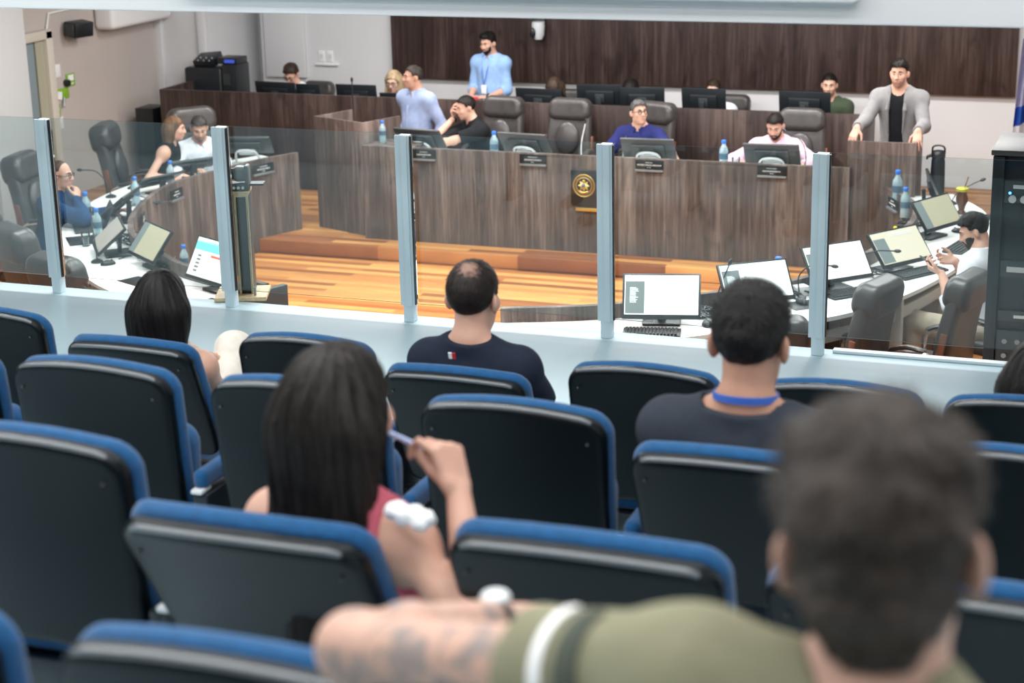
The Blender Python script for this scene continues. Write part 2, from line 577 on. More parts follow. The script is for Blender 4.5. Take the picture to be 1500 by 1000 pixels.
# ------------------------------------------------------------------ benches and desks
bench = thing('council_bench', 'long grey-brown wood council bench on the dais facing the gallery', 'bench', (-4.78, 14.75, ZS))
def bx(parent, name, m, x0, x1, y0, y1, z0, z1, bev=0.004):
    ox, oy, oz = parent.location
    return MB().box(((x0 + x1) / 2 - ox, (y0 + y1) / 2 - oy, (z0 + z1) / 2 - oz), (x1 - x0, y1 - y0, z1 - z0), bev=bev).build(name, m, parent)
bx(bench, 'front_panel', WOOD, -7.00, -2.55, 14.75, 14.80, ZS, -0.31)
bx(bench, 'worktop', DESKW, -6.98, -2.57, 14.80, 15.46, -0.485, -0.46)
bx(bench, 'ledge', WOOD, -7.00, -6.50, 14.80, 15.12, -0.335, -0.31)
bx(bench, 'side_panel', WOOD, -7.00, -6.96, 14.80, 15.44, ZS, -0.485)
bx(bench, 'side_panel', WOOD, -2.59, -2.55, 14.80, 15.44, ZS, -0.485)

ub = thing('staff_bench', 'tall dark brown wood bench behind the council bench carrying staff monitors', 'bench', (-6.5, 16.64, ZS))
bx(ub, 'front_panel', WOODD, -10.24, -2.76, 16.64, 16.69, ZS, -0.18)
bx(ub, 'worktop', WOODD, -10.22, -2.78, 16.69, 17.28, -0.48, -0.45)
bx(ub, 'end_panel', WOODD, -2.80, -2.76, 16.69, 17.28, ZS, -0.18)
bx(ub, 'end_panel', WOODD, -10.24, -10.20, 16.69, 17.28, ZS, -0.18)

RL = [(-3.99, 10.36), (-3.42, 10.60), (-2.91, 11.00), (-2.36, 11.55), (-2.04, 12.39), (-1.88, 13.4), (-1.96, 14.15), (-2.26, 14.72)]
LL = [(-7.75, 14.95), (-7.93, 14.55), (-8.08, 13.92), (-8.15, 13.55), (-8.12, 13.12), (-8.0, 12.70), (-7.86, 12.32), (-7.66, 11.92), (-7.34, 11.48), (-6.88, 11.08), (-6.45, 10.78), (-5.72, 10.50)]
def desk(name, label, line, rooty, near_end):
    ox, oy = line[len(line) // 2]
    root = thing(name, label, 'desk', (ox, oy, ZC))
    P = [(v.x - ox, v.y - oy) for v in cat_curve([(x, y, 0) for x, y in line], 6)]
    h = ZP - ZC
    t = ZD - ZC
    MB().strip(P, [(0.0, 0.0), (0.0, h), (-0.045, h), (-0.045, 0.0)]).build('curved_front_panel', WOOD, root, angle=30)
    MB().strip(P, [(-0.046, t - 0.028), (-0.046, t), (-0.60, t), (-0.60, t - 0.028)]).build('worktop', DESKW, root, angle=30)
    MB().strip(P, [(-0.50, t - 0.20), (-0.50, t - 0.12), (-0.52, t - 0.12), (-0.52, t - 0.20)]).build('rail', CREAM, root, angle=30)
    n = len(P)
    for q in np.linspace(0.02, 0.98, 7):
        i = int(q * (n - 1))
        a = Vector((*P[max(i - 1, 0)], 0)); b = Vector((*P[min(i + 1, n - 1)], 0))
        d = (b - a).normalized()
        nr = Vector((d.y, -d.x, 0))
        c = Vector((*P[i], 0)) + nr * 0.33
        M = Matrix.Rotation(math.atan2(nr.y, nr.x), 4, 'Z')
        MB().box((c.x, c.y, (t - 0.03) / 2), (0.46, 0.035, t - 0.03), M, bev=0.003).build('support_panel', CREAM, root)
    return root
deskR = desk('curved_council_desk', 'curved council desk with white worktop on the side of the black equipment rack', RL, 0, 0)
deskL = desk('curved_council_desk', 'curved council desk with white worktop on the side of the beige wall', LL, 0, 0)
ox, oy, oz = deskL.location
MB().box((-5.70 - ox, 10.27 - oy, (ZP - ZC) / 2), (0.05, 0.52, ZP - ZC), rotm(z=-22), bev=0.004).build('end_panel', DARKM, deskL)

# lecterns
def lectern(label, FL, FR, depth, top):
    a = Vector((*FL, 0)); b = Vector((*FR, 0))
    d = (b - a).normalized()
    w = (b - a).length
    root = thing('lectern', label, 'lectern', (*((a + b) / 2).xy, ZS), math.atan2(d.y, d.x), 'wood lecterns beside the council bench')
    h = top - ZS
    MB().box((0, 0.012, h / 2), (w, 0.024, h), bev=0.003).build('front_panel', WOOD, root)
    for s in (-1, 1):
        MB().box((s * (w / 2 - 0.012), depth / 2 + 0.024, h / 2), (0.024, depth, h), bev=0.003).build('side_panel', WOOD, root)
    MB().box((0, depth / 2 + 0.024, h - 0.16), (w - 0.05, depth, 0.022), rotm(x=-8), bev=0.003).build('shelf', WOOD, root)
    return root
lectern('wood lectern at the beige wall end of the council bench, without a speaker', (-7.64, 15.09), (-7.02, 14.84), 0.46, -0.12)
lecR = lectern('wood lectern under the hands of the man in a grey blazer', (-2.58, 14.80), (-2.02, 14.80), 0.34, -0.09)

# ------------------------------------------------------------------ nameplates and plaque
def nameplate(label, c, rz=0.0, w=0.225, h=0.082, tilt=0, rows=((0.018, 0.36), (-0.006, 0.62), (-0.026, 0.14))):
    root = thing('nameplate', label, 'nameplate', c, rz, 'black nameplates on the wood fronts')
    MB().box((0, -0.006, 0), (w, 0.010, h), bev=0.002).build('plate', BLACKP, root)
    MB().box((0, -0.013, -h / 2 - 0.010), (w, 0.026, 0.018), bev=0.003).build('holder', GREYM, root)
    lt = MB()
    rnd = random.Random(int(abs(c[0]) * 1000))
    for z, f in rows:
        ww = w * f
        x = -ww / 2
        big = f > 0.5
        hh = 0.0125 if big else 0.007
        while x < ww / 2 - 0.004:
            cw = rnd.choice([0.006, 0.0075, 0.009]) * (1.0 if big else 0.8)
            k = rnd.random()
            if k < 0.5:
                lt.box((x + 0.0012, -0.0118, z), (0.0024, 0.001, hh)); lt.box((x + cw - 0.003, -0.0118, z), (0.0024, 0.001, hh))
                lt.box((x + cw / 2 - 0.001, -0.0118, z + hh * rnd.choice([-0.4, 0, 0.4])), (cw - 0.003, 0.001, 0.0024))
            else:
                lt.box((x + 0.0012, -0.0118, z), (0.0024, 0.001, hh))
                lt.box((x + cw / 2 - 0.001, -0.0118, z + hh * 0.4), (cw - 0.002, 0.001, 0.0022)); lt.box((x + cw / 2 - 0.001, -0.0118, z - hh * 0.4), (cw - 0.002, 0.001, 0.0022))
            x += cw + 0.002
    lt.build('lettering', PAPER, root, False)
    return root
nameplate('black nameplate below the monitor of the standing man in a striped shirt', (-6.375, 14.748, -0.36))
nameplate('black nameplate below the monitor in front of the empty chair', (-5.335, 14.748, -0.36), w=0.25)
nameplate('black nameplate below the monitor of the man in a navy polo', (-4.27, 14.748, -0.36), w=0.25, rows=((0.018, 0.26), (-0.003, 0.86), (-0.024, 0.16)))
nameplate('black nameplate below the monitor of the man in a pink shirt', (-3.20, 14.748, -0.36), w=0.25)
nameplate('black nameplate on the end of the curved desk nearest the empty wood lectern', (-7.905, 14.53, -0.52), R(70), w=0.25)
nameplate('black nameplate on the curved desk below the bottle beside the woman in black', (-8.095, 13.30, -0.52), R(92), w=0.20)
nameplate('small black nameplate on the curved desk at the bend of its wood front', (-7.84, 12.34, -0.52), R(114), w=0.20)
nameplate('black nameplate on the curved desk below the bottle near the thermos', (-2.135, 14.44, -0.52), R(-62), w=0.22)

pl = thing('crest_plaque', 'square black plaque with a round gold crest on the council bench front', 'plaque', (-4.86, 14.748, -0.59))
MB().box((0, -0.010, 0), (0.245, 0.02, 0.31), bev=0.004).build('backing', BLACKP, pl)
MX = Matrix.Rotation(R(90), 4, 'X')
ring = MB().torus((0, -0.022, 0.02), 0.098, 0.0045, MX)
ring.torus((0, -0.022, 0.02), 0.070, 0.004, MX)
for k in range(34):
    a = 2 * PI * k / 34
    ring.box((0.084 * math.sin(a), -0.022, 0.02 + 0.084 * math.cos(a)), (0.006, 0.003, 0.012), rotm(y=math.degrees(a)))
ring.build('ring', GOLD, pl)
med = MB()
for k in range(16):
    a = 2 * PI * k / 16
    r = 0.050 if k % 2 == 0 else 0.036
    med.tube([(0, -0.024, 0.02), (r * math.sin(a), -0.024, 0.02 + r * math.cos(a))], [0.013, 0.005], 6)
med.tube([(-0.04, -0.026, -0.028), (0, -0.03, -0.042), (0.04, -0.026, -0.028)], [0.006, 0.008, 0.006], 6)
med.ell((0, -0.026, 0.058), (0.016, 0.007, 0.013))
med.build('crest', GOLD, pl)
MB().ell((0, -0.034, 0.022), (0.019, 0.006, 0.016)).build('centre_shield', mat('crest_blue', (0.06, 0.16, 0.26), 0.4), pl)
tag(MB().box((-4.835, 14.740, -0.785), (0.215, 0.016, 0.030), bev=0.003).build('inscription_plate', GOLD), 'narrow gold plate under the black crest plaque', 'plate')

# ------------------------------------------------------------------ wall things
ac = MB().box((0.11, 0.60, 0.27), (0.24, 1.2, 0.54), bev=0.05, seg=4)
o = ac.build('air_conditioner', WHITE); o.location = (-10.825, 16.42, 0.46)
tag(o, 'white wall-mounted air conditioner at the top of the beige wall', 'air conditioner')
sp = thing('wall_loudspeaker', 'small black loudspeaker mounted on the beige wall above the door side', 'loudspeaker', (-10.84, 15.95, 0.53))
MB().box((0.13, 0, 0), (0.17, 0.26, 0.15), rotm(y=8, z=-12), bev=0.012).build('cabinet', BLACKP, sp)
MB().box((0.11, -0.14, 0.0), (0.12, 0.012, 0.12), rotm(z=-12), bev=0.004).build('grille', DARKM, sp)
MB().tube([(0, 0, 0), (0.05, 0, 0)], 0.02, 8).build('bracket', GREYM, sp)
tag(MB().tube([(-10.82, 15.52, 0.50), (-10.82, 15.60, 0.72), (-10.82, 16.45, 0.74)], 0.012, 6).build('cable_conduit', WHITE), 'thin white conduit on the beige wall above the loudspeaker', 'conduit')
def sign(label, y, z, h, w, flag=False, disc=False):
    r = thing('wall_sign', label, 'sign', (-10.838, y, z), R(90))
    MB().box((0, -0.006, 0), (w, 0.010, h), bev=0.002).build('board', GREEN, r)
    if flag:
        MB().box((-w * 0.28, -0.013, -0.012), (w * 0.34, 0.004, h * 0.72), rotm(y=12)).build('white_field', PAPER, r)
    else:
        MB().box((0, -0.013, h * 0.16), (w * 0.62, 0.004, h * 0.46)).build('white_field', PAPER, r)
        MB().box((0, -0.013, -h * 0.30), (w * 0.62, 0.004, h * 0.16)).build('white_bar', mat('pale_green', (0.55, 0.70, 0.35), 0.5), r)
    return r
sign('topmost of three lime green signs on the beige wall, with a white field', 15.90, 0.01, 0.13, 0.15)
sign('middle lime green sign on the beige wall, shaped like a flag', 15.74, -0.11, 0.11, 0.22, True)
sign('lowest of three lime green signs on the beige wall', 15.60, -0.275, 0.14, 0.14)
tag(MB().cyl((-10.84, 15.81, -0.01), (-10.79, 15.81, -0.01), 0.035).build('alarm_button', BLACKP), 'round black alarm button beside the topmost lime green sign', 'alarm')
tag(MB().tube([(-10.82, 15.74, -0.15), (-10.80, 15.70, -0.24)], 0.012).build('door_handle_hook', GREYM), 'small dark hook between the middle and lowest green signs', 'hook')
for y, z, lab in ((15.69, 0.13, 'white switch plate above the lime green signs'), (15.66, -0.40, 'white switch plate below the lowest lime green sign'), (17.27, -0.57, 'white switch plate on the beige wall near the bench end')):
    sw = thing('switch_plate', lab, 'switch', (-10.84, y, z), R(90), 'white switch plates')
    MB().box((0, -0.006, 0), (0.09, 0.012, 0.13), bev=0.003).build('plate', WHITE, sw)
    MB().box((0, -0.014, 0), (0.028, 0.006, 0.05), bev=0.002).build('rocker', WHITE, sw)
for x in (-9.19, -9.085):
    so = thing('socket_plate', 'white socket plate on the back wall, the one nearer the ' + ('white wall panel' if x < -9.1 else 'dark wood panelling'), 'socket', (x, 18.44, -0.035), 0, 'white socket plates')
    MB().box((0, -0.006, 0), (0.075, 0.012, 0.12), bev=0.003).build('plate', WHITE, so)
    MB().box((0, -0.013, 0), (0.04, 0.004, 0.05)).build('insert', SILVER, so)
tag(MB().box((-9.12, 18.42, -0.125), (0.28, 0.04, 0.018), bev=0.003).build('cable_rail', WHITE), 'short white rail below the socket plates on the back wall', 'rail')

cam = thing('dome_camera', 'white dome camera hanging in front of the dark wood panelling', 'camera', (-6.55, 18.36, 0.34))
MB().box((0, -0.02, 0.10), (0.16, 0.05, 0.04), bev=0.005).build('bracket', DARKM, cam)
MB().lathe([(0.0, -0.11), (0.04, -0.105), (0.062, -0.06), (0.07, 0.04), (0.068, 0.08), (0.0, 0.082)], (0.03, -0.10, 0)).build('housing', SILVER, cam)
MB().ell((-0.012, -0.165, -0.03), (0.034, 0.02, 0.055)).build('lens', BLACKP, cam)

# black equipment behind the staff bench
eq = thing('equipment_cabinet', 'low black equipment cabinet in the back corner beside the staff bench', 'cabinet', (-10.0, 17.465, ZS))
MB().box((-0.10, 0, 0.57), (0.46, 0.28, 1.14), bev=0.03, seg=3).build('body', BLACKP, eq)
MB().box((0.235, 0, 0.59), (0.19, 0.28, 1.18), bev=0.01).build('tower', BLACKP, eq)
MB().box((0.20, -0.143, 1.02), (0.08, 0.01, 0.12)).build('panel', DARKM, eq)
mx = thing('audio_mixer', 'black audio mixer with small lights on top of the equipment cabinet', 'mixer', (-10.10, 17.47, -0.035))
MB().box((0, 0, 0.06), (0.26, 0.22, 0.10), rotm(x=18, y=-6), bev=0.01).build('case', BLACKP, mx)
for k in range(6):
    MB().ell((-0.06 + 0.035 * k, -0.115, 0.07 + 0.03 * (k % 2)), (0.007, 0.007, 0.007)).build('knob', SILVER, mx)
rt = thing('receiver_box', 'flat black receiver with a blue display on top of the equipment cabinet', 'receiver', (-9.80, 17.47, 0.0))
MB().box((0, 0, 0.035), (0.24, 0.24, 0.07), bev=0.004).build('case', BLACKP, rt)
MB().box((0.03, -0.122, 0.035), (0.12, 0.006, 0.035)).build('display', mat('blue_display', (0.05, 0.10, 0.6), 0.4, emit=0.4), rt)
tag(MB().box((-10.55, 16.95, -0.80), (0.22, 0.3, 0.76), bev=0.01).build('floor_loudspeaker', BLACKP), 'tall black loudspeaker standing at the beige wall end of the staff bench', 'loudspeaker')

# black rack cabinet
rk = thing('equipment_rack', 'tall black equipment rack standing beyond the glass balustrade', 'rack', (-0.62, 9.72, ZC))
RH = 0.80 - ZC
MB().box((0.0, 0.25, RH / 2), (0.60, 0.50, RH), bev=0.006).build('side_case', BLACKP, rk)
for s in (-1, 1):
    MB().box((s * 0.27, -0.02, RH / 2), (0.06, 0.04, RH - 0.02), bev=0.004).build('rail', BLACKP, rk)
MB().box((0, 0.22, RH + 0.012), (0.62, 0.56, 0.03), bev=0.006).build('top_cover', DARKM, rk)
def unit(z, h, name='rack_unit', m=DARKM):
    return MB().box((0, -0.015, z), (0.47, 0.03, h), bev=0.004).build(name, m, rk)
u = unit(RH - 0.20, 0.12)
MB().box((-0.08, -0.033, 0.03 + RH - 0.20), (0.22, 0.004, 0.02)).build('display', SILVER, u)
MB().ell((-0.205, -0.032, RH - 0.20 - 0.005), (0.008, 0.004, 0.008)).build('blue_lamp', mat('blue_lamp', (0.1, 0.35, 1.0), 0.4, emit=3), u)
for k in range(4):
    MB().cyl((-0.19 + 0.06 * k, -0.03, RH - 0.235), (-0.19 + 0.06 * k, -0.05, RH - 0.235), 0.02).build('dial', SILVER, u)
u = unit(RH - 0.62, 0.09)
MB().box((-0.10, -0.033, RH - 0.62), (0.20, 0.006, 0.03), bev=0.002).build('handle', SILVER, u)
u = unit(RH - 0.88, 0.06)
MB().box((-0.05, -0.033, RH - 0.88), (0.20, 0.006, 0.016)).build('label_strip', PAPER, u)
u = unit(RH - 1.06, 0.20)
for k in range(10):
    MB().cyl((-0.19 + 0.042 * (k % 5) * 1.6, -0.03, RH - 1.02 - 0.08 * (k // 5)), (-0.19 + 0.042 * (k % 5) * 1.6, -0.042, RH - 1.02 - 0.08 * (k // 5)), 0.014).build('dial', GREYM, u)
u = unit(RH - 1.55, 0.12)
for k in range(3):
    MB().box((-0.14 + 0.05 * k, -0.033, RH - 1.55), (0.03, 0.005, 0.025)).build('button', SILVER, u)
MB().tube(cat_curve([(-0.07, -0.05, RH - 0.25), (-0.06, -0.07, RH - 0.7), (-0.08, -0.06, RH - 1.2), (-0.05, -0.06, RH - 1.9)], 6), 0.006, 6).build('cable', DARKM, rk)

# camera stand by the balustrade
st = thing('camera_stand', 'dark box column with pale plywood edges standing behind the glass', 'stand', (-4.875, 8.68, 0.0), R(22))
MB().box((-0.02, 0.0, 0.012), (0.29, 0.27, 0.022), bev=0.003).build('base_board', PLY, st)
MB().box((-0.025, 0.03, 0.30), (0.145, 0.15, 0.56), bev=0.002).build('column', DARKM, st)
for x in (-0.024, 0.042):
    MB().box((x, -0.052, 0.30), (0.012, 0.016, 0.56)).build('plywood_edge', PLY, st)
MB().box((0.010, -0.052, 0.583), (0.08, 0.016, 0.012)).build('plywood_edge', PLY, st)
MB().box((-0.012, 0.03, 0.595), (0.13, 0.16, 0.014)).build('top_board', PLY, st)
MB().tube([(0.06, -0.09, 0.02), (0.06, -0.09, 0.07)], 0.007).build('bolt', GREYM, st)
pc = thing('video_camera', 'grey pan-and-tilt video camera on top of the plywood edged stand', 'camera', (-4.885, 8.70, 0.603), R(20))
MB().box((0, 0, 0.02), (0.11, 0.10, 0.04), bev=0.006).build('base', mat('camera_grey_dark', (0.05, 0.055, 0.055), 0.4), pc)
MB().box((0.046, 0, 0.085), (0.026, 0.08, 0.11), bev=0.010, seg=3).build('yoke', mat('camera_grey', (0.14, 0.155, 0.155), 0.4), pc)
MB().box((0.008, 0.0, 0.092), (0.075, 0.09, 0.085), bev=0.024, seg=4).build('head', mat('camera_grey', (0.14, 0.155, 0.155)), pc)
MB().cyl((-0.02, 0.0, 0.092), (-0.058, 0.0, 0.088), 0.033).build('lens', BLACKP, pc)
for k in range(3):
    MB().cyl((-0.025 + 0.025 * k, -0.05, 0.02), (-0.025 + 0.025 * k, -0.056, 0.02), 0.008).build('socket', SILVER, pc)
MB().box((0.09, 0.02, 0.03), (0.09, 0.08, 0.010)).build('tray', DARKM, pc)

# flags
def flag(label, x, y, cols, seed):
    root = thing('flag', label, 'flag', (x, y, ZS), 0, 'flags in the corner by the rack')
    MB().cyl((0, 0, 0), (0, 0, 2.0), 0.013).build('pole', CHROME, root)
    MB().lathe([(0.0, 0), (0.14, 0), (0.15, 0.02), (0.03, 0.05), (0.0, 0.06)]).build('base', DARKM, root)
    for (name, z0, z1, m) in cols:
        rings = []
        for z in np.linspace(z0, z1, 8):
            ring = []
            for k in range(25):
                u = k / 24
                f = 1 + 0.5 * (1.8 - z) / 1.4
                ring.append(Vector((-0.17 * f * (0.1 + u * 0.9) + 0.06, 0.045 * math.sin(u * 14 + z * 1.5 + seed) * (0.4 + u), z - 0.10 * u)))
            rings.append(ring)
        mb = MB(); mb.loft(rings, close=False, caps=False)
        r = bmesh.ops.solidify(mb.bm, geom=mb.bm.faces[:], thickness=0.004)
        mb.build(name, m, root)
BF = mat('flag_blue', (0.02, 0.11, 0.50), 0.7); WF = mat('flag_white', (0.80, 0.80, 0.82), 0.7); LF = mat('flag_lilac', (0.46, 0.45, 0.62), 0.7); YF = mat('flag_yellow', (0.75, 0.55, 0.12), 0.7)
flag('blue and white flag on a pole nearest the dark wood panelling', -1.32, 17.3, [('upper_cloth', 1.10, 1.75, LF), ('blue_stripe', 0.92, 1.10, BF), ('white_stripe', 0.62, 0.92, WF), ('lower_blue_cloth', 0.22, 0.62, BF)], 0)
flag('blue and yellow flag on a pole at the frame edge', -1.02, 17.1, [('upper_cloth', 1.2, 1.8, LF), ('yellow_stripe', 0.8, 1.2, YF), ('lower_blue_cloth', 0.25, 0.8, BF)], 1.7)
# ------------------------------------------------------------------ seats, chairs and desk things
def slab(s, c, M, hx, hy, hz, rc, r, k=0.0, bend=None, pad=0.06):
    """upholstered slab: rounded rectangle in x-z, rounded edges in y"""
    c = V3(c)
    A = np.eye(3, dtype=np.float32) if M is None else np.array(M.to_3x3(), dtype=np.float32)
    def f(p):
        q = (p - c) @ A
        if bend is not None: q = bend(q)
        ax = np.abs(q[..., 0]) - (hx - rc); az = np.abs(q[..., 2]) - (hz - rc)
        d2 = np.hypot(np.maximum(ax, 0), np.maximum(az, 0)) + np.minimum(np.maximum(ax, az), 0) - rc
        w0 = d2 + r; w1 = np.abs(q[..., 1]) - hy + r
        return np.hypot(np.maximum(w0, 0), np.maximum(w1, 0)) + np.minimum(np.maximum(w0, w1), 0) - r
    ext = np.abs(A) @ np.array([hx, hy, hz], dtype=np.float32) + pad
    s.pr.append((f, c - ext, c + ext, k))
    return s

def seat_bend(q):
    q = q.copy()
    x = q[..., 0]
    q[..., 1] = q[..., 1] - 0.45 * x * x
    q[..., 2] = q[..., 2] + 0.62 * x * x - 0.010
    q[..., 0] = x / (1.0 + 0.10 * np.clip(q[..., 2], -0.3, 0.3))
    return q

def auditorium_seat(occupied):
    root = thing('auditorium_seat', 'x', 'seat', (0, 0, 0))
    s = SDF(); slab(s, (0, 0, 0.245), None, 0.242, 0.022, 0.238, 0.050, 0.019, bend=seat_bend)
    shell = s.build('backrest_shell', SHELL, root, 0.0058)
    s = SDF(); slab(s, (0, 0.038, 0.245), None, 0.247, 0.024, 0.2385, 0.055, 0.022, bend=seat_bend)
    cush = s.build('back_cushion', BLUEF, root, 0.0062)
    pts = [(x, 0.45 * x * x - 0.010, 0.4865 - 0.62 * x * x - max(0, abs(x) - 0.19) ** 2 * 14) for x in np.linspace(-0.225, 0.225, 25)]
    MB().tube(pts, [0.004] + [0.0078] * 23 + [0.004], 10).build('edge_glint', GLINTM, shell)  # added tube that draws the highlight line on the shell's rounded top edge
    for sx in (-1, 1):
        MB().ell((sx * 0.205, -0.006 , 0.405), (0.0042, 0.0042, 0.0042), u=10, v=6).build('screw', DARKM, shell)
    for o in (shell, cush):
        o.location = (0, 0.06, 0.42)
        o.rotation_euler = (R(24 if occupied else 8), 0, 0)
    s = SDF()
    if occupied:
        slab(s, (0, 0.30, 0.30), rotm(x=90), 0.232, 0.045, 0.22, 0.06, 0.035)
    else:
        slab(s, (0, 0.165, 0.53), rotm(x=-4), 0.225, 0.045, 0.165, 0.06, 0.035)
    s.build('seat_cushion', BLUEF, root, 0.009)
    b = MB()
    for sx in (-1, 1):
        b = MB()
        b.box((sx * 0.302, 0.17, 0.275), (0.036, 0.28, 0.55), bev=0.008)
        sup = b.build('side_support', BLACKP, root)
        if sx == 1:
            s = SDF(); slab(s, (0.302, 0.18, 0.585), rotm(x=90), 0.022, 0.028, 0.145, 0.022, 0.020)
            arm = s.build('armrest', BLUEF, root, 0.006)
            MB().box((0.302, 0.05, 0.558), (0.036, 0.06, 0.014), bev=0.006).build('armrest_cap', SILVER, root)
    MB().box((0, 0.12, 0.33), (0.56, 0.06, 0.08), bev=0.01).build('beam_bar', BLACKP, root)
    return root
SEATU = auditorium_seat(False)
SEATO = auditorium_seat(True)
ROWZ = {1: 0.0, 2: 0.29, 3: 0.545, 4: 0.74}
ROWX = {1: 0.0, 2: -0.015, 3: -0.035, 4: -0.02}
ROWY = {1: 5.20, 2: 3.93, 3: 2.77, 4: 1.69}
G = {1: 'blue cushioned seats of the front row', 2: 'blue cushioned seats of the second row', 3: 'blue cushioned seats of the third row', 4: 'blue cushioned seats of the rearmost row in view'}
seats = [
 (1, -4.02, 'u', 'upright blue and black seat at the left end of the front row'),
 (1, -3.35, 'o', 'blue and black front row seat of the woman with straight black hair'),
 (1, -2.735, 'u', 'upright empty front row seat between the black-haired woman and the balding man'),
 (1, -2.14, 'o', 'blue and black front row seat of the man with a balding crown'),
 (1, -1.54, 'u', 'upright empty front row seat just right of the balding man'),
 (1, -0.91, 'u', 'front row seat mostly hidden behind the man with a blue lanyard'),
 (1, -0.355, 'u', 'front row seat at the right frame edge behind the half-seen dark head'),
 (2, -3.27, 'u', 'second row seat cut by the left frame edge, only its blue side in view'),
 (2, -2.705, 'u', 'upright empty second row seat behind the woman with straight black hair'),
 (2, -2.09, 'u', 'second row seat partly hidden by the long-haired woman with a pen'),
 (2, -1.487, 'u', 'upright empty second row seat behind the balding man'),
 (2, -0.90, 'o', 'blue and black second row seat of the man with a blue lanyard'),
 (2, -0.295, 'u', 'second row seat at the right frame edge beside the large head'),
 (3, -2.07, 'u', 'large upright third row seat at the left frame edge'),
 (3, -1.49, 'o', 'third row seat of the long-haired woman with a pen'),
 (3, -0.862, 'o', 'tilted empty third row seat in front of the tattooed arm'),
 (3, -0.30, 'o', 'third row seat at the right frame edge below the ear of the man in olive'),
 (4, -1.59, 'u', 'rearmost seat at the bottom left corner, only its blue edge in view'),
 (4, -1.0, 'u', 'rearmost seat at the bottom of the picture beside the tattooed elbow'),
]
first = {'u': SEATU, 'o': SEATO}
used = {'u': False, 'o': False}
for row, x, stt, lab in seats:
    y = ROWY[row] + 0.007
    x += ROWX[row]
    if not used[stt]:
        o = first[stt]; used[stt] = True
        o.location = (x, y, ROWZ[row]); o['label'] = lab; o['group'] = G[row]
    else:
        o = dup(first[stt], (x, y, ROWZ[row]), 0, lab, G[row])
        if row == 3 and 'pen' in lab:
            for ch in o.children:
                if ch.name.startswith('back'): ch.rotation_euler.x = R(31)

# ---- leather swivel chairs (local: sitter looks along +y)
def exec_chair():
    root = thing('swivel_chair', 'x', 'chair', (0, 0, 0))
    M = rotm(x=10)
    def bend(q):
        q = q.copy(); q[..., 1] = q[..., 1] - 0.25 * q[..., 0] ** 2 * 1.3 + 0.10 * (q[..., 2] / 0.38) ** 2 * 0.35
        q[..., 0] = q[..., 0] * (1 + 0.10 * np.clip(q[..., 2] / 0.38, -1, 1))
        return q
    s = SDF(); slab(s, (0, -0.25, 0.82), M, 0.255, 0.060, 0.385, 0.13, 0.05, bend=bend)
    back = s.build('backrest', LEATH, root, 0.010)
    s = SDF(); slab(s, (0, -0.300, 1.085), M, 0.240, 0.098, 0.125, 0.10, 0.065, bend=bend)
    s.build('headrest', LEATH, root, 0.010)
    s = SDF(); s.ell((0, -0.165, 0.80), (0.135, 0.055, 0.175), M)
    s.build('lumbar_pad', LEATH, root, 0.010)
    s = SDF(); slab(s, (0, 0.03, 0.47), rotm(x=90), 0.255, 0.065, 0.26, 0.10, 0.05)
    s.build('seat', LEATH, root, 0.011)
    for sx in (-1, 1):
        pts = cat_curve([(sx * 0.24, 0.10, 0.44), (sx * 0.31, 0.14, 0.50), (sx * 0.315, 0.13, 0.62), (sx * 0.31, 0.02, 0.675), (sx * 0.305, -0.14, 0.66), (sx * 0.25, -0.225, 0.60)], 6)
        a = MB().tube(pts, 0.014, 8).build('armrest', CHROME, root)
        MB().tube(cat_curve([(sx * 0.314, 0.14, 0.655), (sx * 0.31, 0.02, 0.70), (sx * 0.305, -0.13, 0.69)], 5), [0.012] + [0.026] * 9 + [0.012], 8, squash=(1.1, 0.6)).build('arm_pad', LEATH, a)
        MB().box((sx * 0.263, -0.215, 0.66), (0.022, 0.05, 0.32), rotm(x=10), bev=0.008).build('wood_strip', REDW, root)
    MB().cyl((0, 0, 0.10), (0, 0, 0.41), 0.028).build('gas_column', CHROME, root)
    for k in range(5):
        a = 2 * PI * k / 5 + 0.3
        leg = MB().tube([(0, 0, 0.12), (0.16 * math.cos(a), 0.16 * math.sin(a), 0.10), (0.29 * math.cos(a), 0.29 * math.sin(a), 0.075)], [0.03, 0.024, 0.018], 8).build('leg', CHROME, root)
        MB().ell((0.29 * math.cos(a), 0.29 * math.sin(a), 0.032), (0.03, 0.03, 0.032), u=12, v=8).build('caster', BLACKP, leg)
    return root
CH = exec_chair()
GC = 'brown leather swivel chairs'
